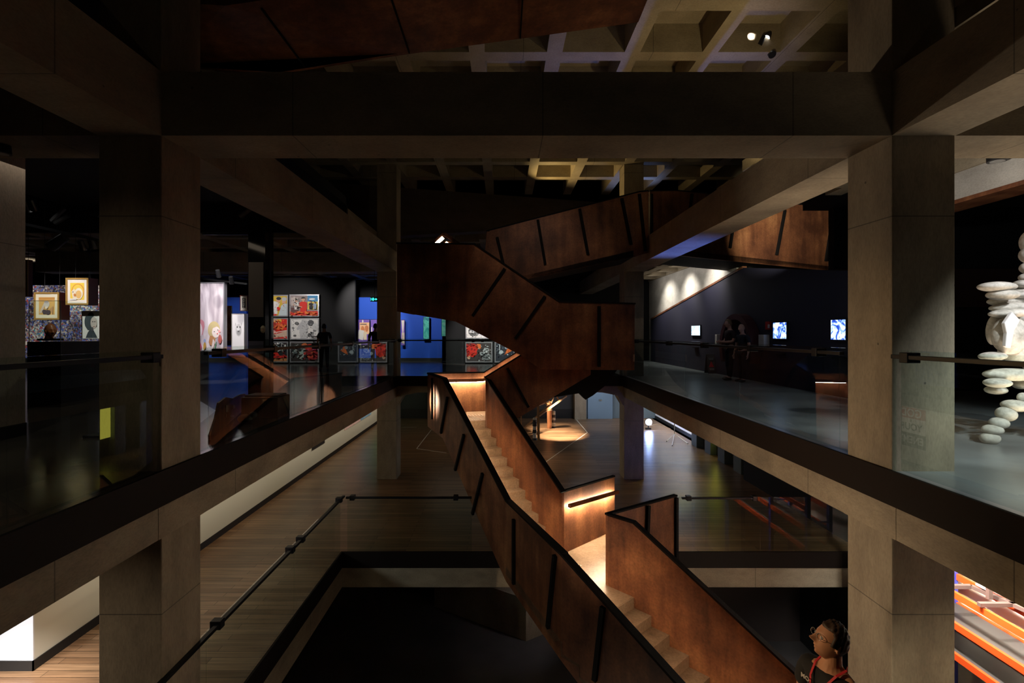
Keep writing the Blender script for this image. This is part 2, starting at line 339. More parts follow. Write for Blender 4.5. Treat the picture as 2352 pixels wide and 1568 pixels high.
def text_mesh(txt, size, mat, M, name, parent, extrude=0.002, sx=1.0, align='CENTER'):
    cu = bpy.data.curves.new(name, 'FONT'); cu.body = txt; cu.size = size; cu.extrude = extrude; cu.align_x = align; cu.align_y = 'CENTER'; cu.resolution_u = 3; cu.offset = size*0.02
    t = bpy.data.objects.new(name+'_tmp', cu); C.objects.link(t); dg = bpy.context.evaluated_depsgraph_get(); dg.update()
    me = bpy.data.meshes.new_from_object(t.evaluated_get(dg)); bpy.data.objects.remove(t)
    me.transform(Matrix.Diagonal((sx, 1, 1, 1))); me.transform(M); me.materials.clear(); me.materials.append(mat); me.name = name
    o = bpy.data.objects.new(name, me); C.objects.link(o)
    if parent: o.parent = parent; o.matrix_parent_inverse = parent.matrix_basis.inverted()
    return o
def frameM(o, right, up):      # matrix with x=right, y=up, z=normal at o
    r = Vector(right).normalized(); u = Vector(up).normalized(); n = r.cross(u)
    return Matrix(((r.x, u.x, n.x, o[0]), (r.y, u.y, n.y, o[1]), (r.z, u.z, n.z, o[2]), (0, 0, 0, 1)))

# ------------------------------------------------------------------ levels
L0, LL = -3.30, -6.60          # lower hall floor, cellar floor; the gallery floor is z = 0
XL, XR = -3.41, 3.89           # faces of the beams towards the void
Y1, Y2, Y3, CS = 4.86, 15.60, 26.35, 0.63
BB, BT, CZ = 3.354, 3.99, 6.80 # beam bottom, beam top, underside of the high coffers
VE = 5.5                       # right edge of the timber floor

# ------------------------------------------------------------------ shell
def S(name, mb, mat, label=None, bevel=0): return mb.build(name, mat, kind='structure', label=label, bevel=bevel)
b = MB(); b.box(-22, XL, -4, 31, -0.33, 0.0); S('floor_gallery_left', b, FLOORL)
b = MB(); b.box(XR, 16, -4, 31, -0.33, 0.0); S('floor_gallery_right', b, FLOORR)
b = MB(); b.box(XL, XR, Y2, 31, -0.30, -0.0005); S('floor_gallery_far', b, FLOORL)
b = MB(); b.box(-22, XL-0.05, -4, 31, L0-0.3, L0); b.box(XL-0.05, 8.2, 10.4, 31, L0-0.3, L0); S('floor_timber_hall', b, WOOD)
b = MB(); b.box(-22, 16, -4, 31, LL-0.3, LL); S('floor_cellar', b, polished('cellar_screed', (0.035, 0.032, 0.032), (0.07, 0.062, 0.062), 0.6))
# columns
for nm, x0, y0, z0, z1, lab in (
    ('column_1', -4.04, Y1, LL, CZ, 'near left board-marked concrete column'), ('column_2', XR, Y1, LL, CZ, 'near right board-marked concrete column'),
    ('column_3', -4.04, Y2, LL, CZ, 'far left concrete column beyond the stair'), ('column_4', XR, Y2, LL, CZ, 'far right concrete column beyond the stair'),
    ('column_5', -4.04, Y3, L0, BT, 'hindmost left concrete column'), ('column_6', XR, Y3, L0, BT, 'hindmost right concrete column')):
    b = MB(); b.box(x0, x0+CS, y0, y0+CS, z0, z1); S(nm, b, CON, lab, 0.012)
# upper beams
b = MB(); b.box(-15, -4.04, Y1, Y1+CS, BB, BT); b.box(XL, XR, Y1, Y1+CS, BB, BT); b.box(XR+CS, 12, Y1, Y1+CS, BB, BT); S('beam_cross_near', b, CONX, 'near concrete cross beam spanning the void')
b = MB(); b.box(-15, -4.04, Y2, Y2+CS, BB, BT); S('beam_cross_far_left', b, CONX)
for nm, x0 in (('beam_long_left', -4.04), ('beam_long_right', XR)):
    b = MB(); b.box(x0, x0+CS, -4, Y1, BB, BT); b.box(x0, x0+CS, Y1+CS, Y2, BB, BT); b.box(x0, x0+CS, Y2+CS, Y3, BB, BT); S(nm, b, CONY)
# gallery edge beams
for nm, x0 in (('beam_edge_left', -4.04), ('beam_edge_right', XR)):
    b = MB()
    for ya, yb in ((-4, Y1), (Y1+CS, Y2), (Y2+CS, Y3)): b.box(x0, x0+CS, ya, yb, -0.668, -0.33)
    b.box(x0+(0.63 if x0 < 0 else -0.004), x0+(0.634 if x0 < 0 else 0.0), Y1-0.05, Y1+CS+0.05, -0.668, -0.33)
    S(nm, b, CONY)
b = MB()   # cross edge beam with haunches at the far end of the void
b.prism([(XL, Y2, -0.30), (XL, Y2, -0.95), (XL+0.02, Y2, -0.95), (XL+0.22, Y2, -0.62), (XL+0.7, Y2, -0.52), (XR-0.7, Y2, -0.52), (XR-0.22, Y2, -0.62), (XR-0.02, Y2, -0.95), (XR, Y2, -0.95), (XR, Y2, -0.30)], (0, 0.5, 0))
S('beam_edge_far', b, CONX)
# fascias
b = MB(); b.box(XL, XL+0.035, -4, Y2, -0.335, 0.012); S('trim_1', b, FASCIA, 'dark steel fascia along the left gallery edge')
b = MB(); b.box(XR-0.035, XR, -4, Y2, -0.335, 0.012); S('trim_2', b, FASCIA, 'dark steel fascia along the right gallery edge')
b = MB(); b.box(XL+0.035, XR-0.035, Y2-0.04, Y2, -0.31, 0.012); S('trim_3', b, FASCIA, 'dark steel fascia at the far gallery edge')
b = MB(); b.box(XL-0.05, XL-0.015, -4, 10.4, -3.62, -3.28); b.box(XL-0.05, 0.25, 10.36, 10.4, -3.62, -3.28); S('trim_4', b, FASCIA, 'dark steel edging round the floor opening')
b = MB(); b.box(3.62, 8.3, 10.36, 10.4, -3.62, -3.28); S('trim_5', b, FASCIA, 'dark steel edging right of the stair')
b = MB(); b.box(-4.04, XL-0.03, -4, Y1, -4.05, -3.6); b.box(-4.04, XL-0.03, Y1+CS, 10.4, -4.05, -3.6); b.box(-4.04, 1.0, 10.4, 11.0, -4.05, -3.6); S('beam_floor_left', b, CONY)
b = MB(); b.box(2.0, 8.3, 10.4, 11.0, -4.05, -3.6); S('beam_floor_right', b, CONX)
# high coffered ceiling
def coffers(name, xs, ys, x0, x1, y0, y1, z, h, wd, mat, top=0.2, holes=None):
    m = MB(); ys = [y for y in ys if y0 <= y <= y1]; xs = [x for x in xs if x0 <= x <= x1]
    for y in ys: m.box(x0, x1, y-wd/2, y+wd/2, z, z+h)
    edges = [y0]+[v for y in ys for v in (y-wd/2, y+wd/2)]+[y1]
    for x in xs:
        for a, c in zip(edges[0::2], edges[1::2]):
            if c-a > 0.01: m.box(x-wd/2, x+wd/2, a, c, z, z+h)
    m.box(x0, x1, y0, y1, z+h, z+h+top); return S(name, m, mat)
coffers('ceiling_high', [-0.5+1.5*k for k in range(-9, 9)], [0.53+1.5*k for k in range(0, 12)], -14, 14, -1, 19.0, CZ, 0.55, 0.3, COFF)
# slanted concrete wall closing the void below the high coffers
a = P(922, 430, 18.07); a.z = CZ; c = P(1470, 470, 20.6); c.z = CZ; a2 = P(860, 424, 17.8); a2.z = CZ
pts = [Vector((a.x-6, a.y-1.5, CZ)), c, Vector((c.x, c.y, 6.1)), Vector((a.x, a.y, 5.0)), Vector((a.x-6, a.y-1.5, 4.6))]
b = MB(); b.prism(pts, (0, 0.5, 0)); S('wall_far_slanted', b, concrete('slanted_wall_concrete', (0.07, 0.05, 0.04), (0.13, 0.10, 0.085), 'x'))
b = MB(); b.prism([Vector((c.x, c.y, 4.2)), Vector((14, c.y+1, 4.2)), Vector((14, c.y+1, 7.2)), Vector((c.x, c.y, 7.2))], (0, 0.4, 0)); S('wall_far_upper', b, DARKW)
# low coffers beyond the slanted wall and over the galleries
coffers('ceiling_far', [-9.2+1.4*k for k in range(0, 12)], [20.5+1.4*k for k in range(0, 8)], -9.5, 3.8, 19.8, 31, 5.2, 0.4, 0.35, COFF)
coffers('ceiling_gallery_left', [-5.2-1.45*k for k in range(0, 8)], [13.4+1.45*k for k in range(0, 12)], -18, -4.05, 12.7, 31, BT, 0.45, 0.28, COFF)
b = MB(); b.box(-22, -4.05, -4, 12.7, 4.7, 4.9); b.box(-22, -4.05, 12.6, 12.7, BT, 4.9); S('ceiling_gallery_left_black', b, BLACKW)
coffers('ceiling_gallery_right_far', [5.0+1.25*k for k in range(0, 3)], [1.1+1.5*k for k in range(0, 16)], 4.53, 7.6, 16.6, 25.4, BT, 0.45, 0.3, COFF)
coffers('ceiling_gallery_right', [5.0+1.25*k for k in range(0, 3)], [1.1+1.5*k for k in range(0, 16)], 4.53, 7.6, -3, 9.2, BT, 0.45, 0.3, COFF)
# side gallery structure
b = MB(); b.box(7.4, 7.9, -3, 8.6, 3.56, BT+0.4); b.box(7.4, 7.9, 15.4, 25.4, 3.56, BT+0.4); S('wall_right_upper', b, concrete('ribbed_concrete', (0.34, 0.31, 0.27), (0.55, 0.52, 0.46), 'y'))
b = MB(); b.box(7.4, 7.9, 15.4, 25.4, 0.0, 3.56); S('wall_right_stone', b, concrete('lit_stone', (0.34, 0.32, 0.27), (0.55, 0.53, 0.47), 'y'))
# midnight wall with sloping top, its rust capping
zt = lambda y: 3.50 if y < 13.9 else 3.50-(y-13.9)*0.143
b = MB(); b.prism([(7.30, 9.6, 0), (7.30, 9.6, 2.6), (7.30, 14.8, 3.37), (7.30, 24.0, 2.05), (7.30, 24.0, 0)], (0.09, 0, 0)); S('wall_right_navy', b, NAVY)
b = MB(); b.prism([(7.28, 14.8, 3.35), (7.28, 14.8, 3.42), (7.28, 24.0, 2.10), (7.28, 24.0, 2.03)], (0.14, 0, 0)); b.box(7.38, 7.9, -3, 8.6, 3.49, 3.555); S('trim_6', b, RUST, 'rust-coloured capping on the midnight wall')
b = MB(); b.box(7.9, 16, 11.6, 11.8, 0, 4.4); S('wall_right_black', b, BLACKW)
b = MB(); b.box(15.8, 16, -4, 12, 0, 4.4); b.box(7.4, 16, -4, 12, 4.4, 4.6); S('wall_right_outer', b, BLACKW)
b = MB(); b.prism([(7.9, 11.5, 0), (7.9, 11.5, 2.9), (16, 11.5, 2.9), (16, 11.5, 0), (11.9, 11.5, 0), (11.9, 11.5, 2.0), (9.9, 11.5, 2.0), (9.9, 11.5, 0)], (0, 0.08, 0)); S('wall_right_doorway', b, plain('dark_timber_lining', (0.05, 0.02, 0.015), 0.7))
b = MB(); b.box(4.5, 12, 25.5, 25.7, 0, 5); S('wall_far_right', b, BLACKW)
# left partition wall (both storeys) with skirting
b = MB(); b.box(-6.9, -6.48, -4, 6.6, 0, 4.7); S('wall_left_gallery', b, concrete('smooth_render', (0.20, 0.175, 0.155), (0.30, 0.265, 0.235), 'z'))
b = MB(); b.box(-6.48, -6.46, -4, 6.6, 0, 0.17); S('baseboard_left_gallery', b, SKIRT)
b = MB(); b.box(-6.9, -6.52, 6.77, 27, L0, -0.34); S('wall_left_lower', b, WHITEW)
b = MB(); b.box(-11, -6.52, 6.75, 6.77, L0, -0.34); S('wall_left_return', b, BRIGHTW)
b = MB(); b.box(-6.52, -6.505, 6.735, 27, L0, L0+0.14); b.box(-11, -6.505, 6.735, 6.75, L0, L0+0.14); S('baseboard_left_lower', b, SKIRT)
# back of the lower hall
b = MB(); b.box(-6.5, XR+0.1, 26.8, 27.0, L0, -0.3); S('wall_back_lower', b, DARKW)
b = MB(); b.box(-6.5, XR, 26.77, 26.8, L0, L0+0.5); S('baseboard_back_lower', b, SKIRT)
b = MB(); b.box(XR+CS, 9, 26.8, 27.0, L0, -0.3); S('wall_back_lower_right', b, GREYP)
b = MB(); b.box(8.4, 8.6, 20.9, 27, L0+0.16, -0.3); S('wall_right_lower_white', b, BRIGHTW)
b = MB(); b.box(8.38, 8.6, 20.9, 27, L0, L0+0.16); S('baseboard_right_lower', b, SKIRT)
b = MB(); b.box(8.2, 8.4, 15.6, 20.9, L0, -0.3); S('wall_right_lower_dark', b, DARKW)
b = MB(); b.box(7.72, 8.0, 10.25, 15.6, LL, -.34); S('wall_right_cellar', b, BLACKW)
b = MB(); b.box(7.75, 8.0, -4, 10.25, LL, -0.34); S('wall_right_sandstone', b, cells('sandstone', [(0.55, 0.46, 0.30), (0.70, 0.62, 0.46), (0.78, 0.72, 0.60), (0.60, 0.52, 0.36)], 0.9, 0.9, noise=True))
b = MB(); b.box(-22, 16, -4.2, -4, LL, 8); b.box(-22.2, -22, -4, 31, LL, 8); b.box(16, 16.2, -4, 31, LL, 8); b.box(-22, 16, 31, 31.2, LL, 8); S('wall_outer', b, BLACKW)
b = MB(); b.box(3.0, 7.7, 12.6, 12.8, LL, -4.05); S('wall_cellar', b, plain('dark_umber_wall', (0.03, 0.02, 0.018), 0.8))
b = MB(); b.prism([(-2.0, 14.2, LL), (0.6, 12.6, LL), (1.9, 13.4, LL), (0.4, 16.0, LL)], (0, 0, 1.1)); S('wall_cellar_plinth', b, CON)
# gallery far walls
b = MB(); b.box(-14.5, -3.0, 24.0, 24.2, 0, 3.15); S('wall_blue', b, BLUEW)
b = MB(); b.box(-20, 8, 24.6, 24.8, 0, 5.2); S('wall_back_gallery', b, BLACKW)
b = MB(); b.box(-14.5, -3.0, 23.95, 24.0, 0, 0.16); S('baseboard_blue', b, SKIRT)

# ================================================================== THE STAIR
V = Vector
def wallp(parent, tops, bots, off, name='parapet', ribs=(), cap=True, capw=0.13, label=None, ribdir=1):
    """steel parapet: outline tops + bots, thickness off (points away from the face that is seen)"""
    m = MB(); m.prism([V(p) for p in tops]+[V(p) for p in reversed(bots)], off); o = m.build(name, RUST, parent=parent, bevel=0.004)
    if label: o['label'] = label
    if cap:
        c_ = MB()
        for a_, b_ in zip(tops, tops[1:]):
            d = (V(b_)-V(a_)); h = V(off)*0.5
            c_.bar(V(a_)+h-d.normalized()*0.01, V(b_)+h+d.normalized()*0.01, capw, 0.035, up=(0, 0, 1))
        c_.build('capping', RIB, parent=o)
    for (ra, rb) in ribs:
        r_ = MB(); n_ = -V(off).normalized()*0.03
        r_.bar(V(ra)+n_, V(rb)+n_, 0.07, 0.055, up=V(off)); r_.build('rib', RIB, parent=o)
    return o
def handrail(parent, a, b, wall_n, r=0.05, led=True, wd=0.07, h=0.07, under=True, es=330.0):
    """square steel handrail held off the wall, warm strip on its back and underside"""
    m = MB(); m.bar(a, b, wd, h); o = m.build('handrail', RUST, parent=parent, bevel=0.004)
    if led:
        n_ = V(wall_n).normalized(); l = MB(); dz = V((0, 0, -h/2-.006)); bk = -n_*(wd/2-.012)
        l.bar(V(a)+dz+bk, V(b)+dz+bk, 0.03, 0.010); l.build('light_strip', LED if under else plain('warm_led_strip_%d' % es, (0, 0, 0), 0.5, 0, (1.0, 0.80, 0.55), es), parent=o)
    return o
p_ = V((0.914, 0.406, 0)); u_ = V((0.70, -0.712, 0)).normalized()
# ---- lower staircase
st = thing('steel_staircase', (0.6, 10, L0), 'folded rust-brown steel staircase zigzagging through the whole hall, its landings glowing', 'staircase')
R0, R1 = V((-.468, 13.07, .21)), V((1.248, 10.29, -1.98)); Lf0, Lf1 = V((-1.56, 12.60, .21)), V((.06, 9.76, -1.98)); Lf2 = V((.886, 7.39, -1.98))
dn = lambda v, k: V((v[0], v[1], v[2]-k))
def onw(x, y, a, b): return PP(x, y, a, b)
wallp(st, [R0, R1], [dn(R0, 1.45), dn(R1, 1.55)], p_*0.06, label='tall lit orange-brown parapet')
wallp(st, [Lf0, Lf1], [dn(Lf0, 1.55), dn(Lf1, 1.62)], p_*0.10, ribs=[(onw(*q[:2], Lf0, Lf1), onw(*q[2:], Lf0, Lf1)) for q in ((1030, 912, 1015, 994), (1068, 998, 1048, 1079), (1111, 1087, 1088, 1180))])
wallp(st, [Lf1, Lf2], [dn(Lf1, 1.62), dn(Lf2, 1.62)], V((0.944, 0.33, 0))*0.10, ribs=[(onw(*q[:2], Lf1, Lf2), onw(*q[2:], Lf1, Lf2)) for q in ((1183, 1192, 1183, 1340), (1278, 1275, 1262, 1440))])
Lf3 = Lf2+u_*2.9; Lf3.z = -1.98-0.555*2.9
wallp(st, [Lf2, Lf3], [dn(Lf2, 1.62), dn(Lf3, 1.62)], V((u_.y*-1, u_.x, 0))*0.10, ribs=[(onw(1387, 1392, Lf2, Lf3), onw(1368, 1560, Lf2, Lf3))])
# landing A with its side and back walls
A0, A1, A2 = V((-1.56, 12.60, .21)), V((-2.2, 14.2, .21)), V((-.57, 14.54, .21))
wallp(st, [A1, A0], [dn(A1, 1.55), dn(A0, 1.55)], V((0.09, 0.02, 0)), ribs=[(P(995, 868, 13.4), P(995, 962, 13.4))])
wallp(st, [A1, A2], [dn(A1, 1.5), dn(A2, 1.5)], (0, 0.06, 0), label='lit back wall of the upper landing')
zA = -0.95
m = MB(); m.prism([(-1.55, 12.6, zA), (-.468, 13.07, zA), (-.35, 13.07, zA), (-.35, 14.54, zA), (-.57, 14.54, zA), (-2.2, 14.2, zA)], (0, 0, -0.12)); m.build('landing', STEELFLOOR, parent=st)
# treads of flight one (nosing line on the right-hand wall, 12 risers)
wdt = 1.22; d1 = V((1.6-(-.42), 10.45-13.07, 0)); X0, Y0_ = -.42, 13.07
nn = 12
for i in range(nn):
    z = zA-(i+1)*(L0-zA)/-nn*1.0
    a = V((X0+1.56*(i)/11.5, Y0_-2.62*(i)/11.5, z)); g = V((1.56/11.5, -2.62/11.5, 0))
    if i == nn-1: continue
    aR = a; aL = a-p_*wdt
    m = MB(); m.prism([aR, aR+g, aL+g, aL], (0, 0, -0.05)); m.prism([aR+V((0, 0, -0.03)), aR+V((0, 0, 0.196)), aL+V((0, 0, 0.196)), aL+V((0, 0, -0.03))], g*0.06)
    m.prism([aR+g*1.0, aR+g*1.07, aL+g*1.07, aL+g*1.0], (0, 0, -0.03)); m.build('tread', STEELFLOOR, parent=st)
m = MB(); a = V((X0+1.56*11/11.5, Y0_-2.62*11/11.5, L0+.196)); m.prism([a, dn(a, .196), dn(a, .196)-p_*wdt, a-p_*wdt], d1*0.003); m.build('riser', STEELFLOOR, parent=st)
# landing B
B2w, B3w, Ew = V((2.66, 11.57, -2.02)), V((3.60, 10.06, -1.98)), V((1.95, 9.00, -1.98))
G0, H0 = V((.886, 7.39, L0)), V((2.31, 8.63, L0))
m = MB(); m.prism([(.06, 9.76, L0+.004), (.886, 7.39, L0+.004), (2.31, 8.63, L0+.004), (1.95, 9.0, L0+.004), (3.60, 10.06, L0+.004), (3.60, 10.5, L0+.004), (2.66, 11.5, L0+.004), (1.248, 10.29, L0+.004)], (0, 0, -0.16)); m.build('landing', STEELFLOOR, parent=st)
bw = wallp(st, [R1, B2w], [dn(R1, 1.5), dn(B2w, 1.46)], V((-0.67, 0.74, 0))*0.05, label='brightly lit back wall of the lower landing', capw=0.07)
hn = V((0.67, -0.74, 0)); ha = PP(1307, 1162, R1+hn*.10, B2w+hn*.10); hb = PP(1420, 1129, R1+hn*.10, B2w+hn*.10)
handrail(st, ha, hb, hn, wd=0.06, h=0.075, under=False)
wallp(st, [Ew, B3w], [dn(Ew, 1.6), dn(B3w, 1.6)], V((-0.54, 0.84, 0))*0.07, ribs=[(onw(1487, 1160, Ew, B3w), onw(1483, 1262, Ew, B3w)), (onw(1551, 1142, Ew, B3w), onw(1551, 1285, Ew, B3w))], capw=0.09)
Eh = Ew+u_*0.52; Er = Ew+u_*3.4; Er.z = -1.98-0.555*2.88
wallp(st, [Ew, Eh, Er], [dn(Ew, 1.55), dn(Eh, 1.55), dn(Er, 1.62)], V((-u_.y, u_.x, 0))*0.07, label='broad lit orange-brown parapet', capw=0.10)
for i in range(8):
    z = L0-(i+1)*0.185; g = u_*0.333; aR = H0+u_*0.333*i; aL = G0+u_*0.333*i; aR = V((aR.x, aR.y, z)); aL = V((aL.x, aL.y, z))
    m = MB(); m.prism([aR, aR+g, aL+g, aL], (0, 0, -0.05)); m.prism([aR, aR+V((0, 0, .185)), aL+V((0, 0, .185)), aL], g*0.06); m.build('tread', STEELFLOOR, parent=st)
# handrails on the near parapets (their strips light the opposite walls)
handrail(st, Lf0+p_*.19+V((0, 0, -.28)), Lf1+p_*.19+V((0, 0, -.28)), p_)
handrail(st, Lf1+V((0.17, 0.06, -.28)), Lf2+V((0.17, 0.06, -.28)), (0.94, 0.33, 0))
q_ = V((-u_.y, u_.x, 0)); handrail(st, Lf2+q_*.19+V((0, 0, -.28)), Lf3+q_*.19+V((0, 0, -.28)), q_)
handrail(st, A1+V((0.1, -0.1, -.22)), A2+V((0, -0.10, -.22)), (0.2, -1, 0), h=0.09, under=False, es=230)
handrail(st, A2+V((0.0, -0.10, -.22)), V((2.2, 14.38, .21+.61*2.77-.22)), (0, -1, 0), h=0.09, under=False, es=280)
# tactile studs on the two landings
def studs(parent, o, ux, uy, nx, ny, sx, sy, bar=False, name='tactile_stud'):
    m = MB(); ux = V(ux).normalized(); uy = V(uy).normalized(); o = V(o)
    for i in range(nx):
        for j in range(ny):
            c_ = o+ux*i*sx+uy*j*sy
            if bar: m.bar(c_, c_+uy*0.26, 0.03, 0.012)
            else: m.tube(c_, c_+V((0, 0, 0.008)), 0.017, 0.013, 8)
    q = m.build(name, TACT, parent=parent, kind='stuff'); return q
studs(st, (-0.98, 13.55, zA+.004), (1, .3, 0), (-.3, 1, 0), 6, 1, .09, .3, True, 'tactile_bar')
studs(st, (-1.42, 12.80, zA+.001), (.914, .406, 0), (-.406, .914, 0), 16, 7, .06, .06)
studs(st, PZ(1312, 1290, L0)+V((0, 0, .005)), u_, (-u_.y*-1, -u_.x, 0), 5, 9, .06, .06)
# ---- middle staircase: rises from the upper landing, turns, and runs up to the left
sm = st
F0, F1 = V((-.468, 13.0, .21)), V((2.35, 13.0, .21+.61*2.82))
wallp(sm, [F0, F1], [dn(F0, 1.62), dn(F1, 1.66)], (0, 0.06, 0), capw=0.08, ribs=[(P(1165, 845, 12.98), P(1214, 935, 12.98))])
G_, G1_ = V((-.57, 14.56, .21)), V((2.35, 14.5, .21+.61*2.92))
wallp(sm, [G_, G1_], [dn(G_, 1.6), dn(G1_, 1.6)], (0, 0.06, 0), capw=0.08)
for i in range(10):
    z = zA+(i+1)*.18; x = -.30+i*.283
    m = MB(); m.box(x, x+.31, 13.06, 14.5, z-.05, z); m.box(x, x+.02, 13.06, 14.5, z-.19, z); m.build('tread', STEELFLOOR, parent=sm)
bl, b1, b2, br = P(912, 558, 12.5), P(1090, 560, 12.0), P(1285, 692, 11.8), P(1458, 697, 12.2)
cl, c0, c1, c2, cr = P(912, 715, 12.5), P(1040, 737, 12.12), P(1045, 740, 12.0), P(1243, 848, 11.8), P(1457, 850, 12.2)
wallp(sm, [bl, b1], [cl, P(1046, 738, 12.0)], (0, 0.07, 0), capw=0.10)
ba, bb_ = V((b1.x, b1.y, 0)), V((b2.x, b2.y, 0))
wallp(sm, [b1, b2], [P(1046, 738, 12.0), P(1195, 815, 11.88), P(1243, 848, 11.8)], (0.01, 0.07, 0), capw=0.13, ribs=[(PP(1160, 617, ba, bb_), PP(1086, 726, ba, bb_)), (PP(1252, 680, ba, bb_), PP(1184, 778, ba, bb_))])
wallp(sm, [b2, br], [c2, cr], (-0.01, 0.07, 0), capw=0.12, ribs=[(P(1375, 703, 12.0), P(1375, 842, 12.0))])
wallp(sm, [br, V((br.x, 14.6, br.z))], [cr, V((br.x, 14.6, cr.z))], (-0.07, 0, 0), capw=0.10)
wallp(sm, [bl, V((bl.x, 14.7, bl.z))], [cl, V((cl.x, 14.7, cl.z))], (0.07, 0, 0), capw=0.10)
m = MB(); m.prism([(1.45, 11.9, .85), (br.x, 12.2, .85), (br.x, 14.6, .85), (2.5, 14.6, .85), (2.5, 13.1, .85), (1.45, 13.1, .85)], (0, 0, -.18)); m.build('landing', STEELFLOOR, parent=sm)
m = MB(); m.prism([(bl.x, 12.55, 2.3), (-.75, 12.1, 2.3), (-.75, 14.6, 2.3), (bl.x, 14.6, 2.3)], (0, 0, -.18)); m.build('landing', STEELFLOOR, parent=sm)
m = MB(); m.prism([(-.75, 12.1, 2.12), (1.45, 11.95, .67), (1.45, 11.95, .85), (-.75, 12.1, 2.3)], (0, 0.95, 0)); m.build('flight_soffit', RUST, parent=sm)
m = MB(); m.prism([P(1283, 846, 13.6), P(1262, 880, 13.6), P(1272, 912, 13.6), P(1330, 903, 13.6), P(1345, 918, 13.6), P(1362, 908, 13.6), P(1392, 884, 13.6), P(1420, 846, 13.6)], (0, 0.5, 0)); m.build('support_bracket', RIB, parent=sm)
# gable of the back handrail above the left landing
m = MB(); pk = P(1020, 537, 14.5); m.bar(P(985, 566, 14.5), pk, .10, .09); m.bar(pk, P(1068, 570, 14.5), .10, .09); m.bar(P(990, 575, 14.58), P(1050, 575, 14.58), .3, .5); m.build('back_wall', RUST, parent=sm)
m = MB(); m.bar(P(1000, 562, 14.44), P(1018, 545, 14.44), .02, .10); m.bar(P(1024, 556, 14.42), P(1032, 562, 14.42), .02, .06); m.build('light_strip', LEDS, parent=sm)
# ---- upper staircase along the high beam
su = st
ca, cb = V((-.43, 13.3, 0)), V((3.86, 12.97, 0))
qq = lambda x, y: PP(x, y, ca, cb)
wallp(su, [qq(1118, 530), qq(1430, 450), qq(1469, 440), qq(1489, 438)], [qq(1100, 640), qq(1105, 690), qq(1215, 640), qq(1455, 590), qq(1489, 580)][1:], (0, 0.07, 0), capw=0.09,
      ribs=[(qq(*q[:2]), qq(*q[2:])) for q in ((1142, 545, 1156, 605), (1235, 505, 1252, 607), (1331, 480, 1350, 585), (1428, 456, 1449, 562), (1468, 446, 1482, 577))])
wallp(su, [qq(1118, 530)+V((0, 1.3, 0)), qq(1118, 530)], [qq(1105, 690)+V((0, 1.3, 0)), qq(1105, 690)], (0.06, 0, 0), capw=0.09)
m = MB(); m.prism([qq(1110, 672), qq(1215, 640), qq(1455, 590), qq(1455, 575), qq(1110, 655)], (0, 1.45, 0)); m.build('flight_soffit', RIB, parent=su)
d0, d1_ = V((4.0, 13.42, 0)), V((10.9, 15.4, 0)); q2 = lambda x, y: PP(x, y, d0, d1_)
wallp(su, [q2(1493, 438), q2(1550, 437), q2(1635, 444), q2(1838, 469), q2(1945, 479), q2(2060, 492)], [q2(1493, 544), q2(1532, 546), q2(1535, 583), q2(1590, 590), q2(1945, 626), q2(2060, 640)], (-0.02, 0.07, 0), capw=0.09,
      ribs=[(q2(*q[:2]), q2(*q[2:])) for q in ((1495, 446, 1495, 540), (1588, 446, 1584, 480), (1681, 530, 1675, 570), (1801, 484, 1782, 586), (1913, 484, 1895, 600))])
m = MB(); m.prism([q2(1535, 582), q2(1590, 589), q2(1945, 625), q2(2060, 639), q2(2060, 628), q2(1590, 577), q2(1535, 570)], (-0.35, 1.6, 0)); m.build('flight_soffit', RIB, parent=su)
# ---- topmost flight, seen from below near the ceiling
sd = thing('stair_flight', (-2, 6.3, 5.3), 'dark rust steel stair flight seen from below, just under the high coffers', 'staircase')
fa, fb, fc, fd = P(1468, 46, 7.0), P(914, 123, 7.0), P(640, 166, 7.0), P(380, 150, 7.0)
m = MB(); m.prism([fa, fb, fc, fd, fd+V((0, -1.35, .05)), fc+V((0, -1.35, .05)), fb+V((0, -1.35, .05)), fa+V((0, -1.35, .05))], (0, 0, .12)); m.build('flight_soffit', RUST, parent=sd)
m = MB()
for a, c in ((fa, fb), (fb, fc), (fc, fd)): m.prism([a, c, c+V((0, 0, .75)), a+V((0, 0, .75))], (0, 0.05, 0))
m.build('parapet', RUST, parent=sd)
for x, y, x2, y2 in ((900, 0, 940, 118), (1200, 0, 1195, 84), (640, 30, 700, 150)):
    m = MB(); a = P(x, y, 7.0); c = P(x2, y2, 7.0); m.bar(V((c.x, 5.75, c.z-.02)), V((c.x, 7.0, c.z-.02)), .02, .02); m.build('seam', RIB, parent=sd)

# ================================================================== BALUSTRADES
def balustrade(label, axis, c, z0, z1, spans, rail_off, brackets, group=None, railspans=None, zr=None):
    """axis 'y': glass in the plane x=c; spans = list of (start,end) of the panes"""
    mid = (spans[0][0]+spans[-1][1])/2
    t = thing('glass_balustrade', (c, mid, z0) if axis == 'y' else (mid, c, z0), label, 'balustrade', group)
    zr = zr or z1-0.06
    for a, e in spans:
        m = MB()
        if axis == 'y': m.box(c-.008, c+.008, a+.006, e-.006, z0+.02, z1)
        else: m.box(a+.006, e-.006, c-.008, c+.008, z0+.02, z1)
        m.build('glass_pane', GLASS, parent=t)
    for a, e in railspans or [(spans[0][0], spans[-1][1])]:
        m = MB()
        if axis == 'y': m.box(c+rail_off-.028, c+rail_off+.028, a, e, zr-.02, zr+.02)
        else: m.box(a, e, c+rail_off-.028, c+rail_off+.028, zr-.02, zr+.02)
        m.build('handrail', RAILM, parent=t, bevel=.004)
    for y in brackets:
        m = MB(); lo, hi = sorted((0, rail_off*1.3))
        if axis == 'y': m.box(c+lo-.012, c+hi+.012, y-.05, y+.05, zr-.055, zr+.045)
        else: m.box(y-.05, y+.05, c+lo-.012, c+hi+.012, zr-.055, zr+.045)
        m.build('rail_clamp', RAILM, parent=t, bevel=.006)
    return t
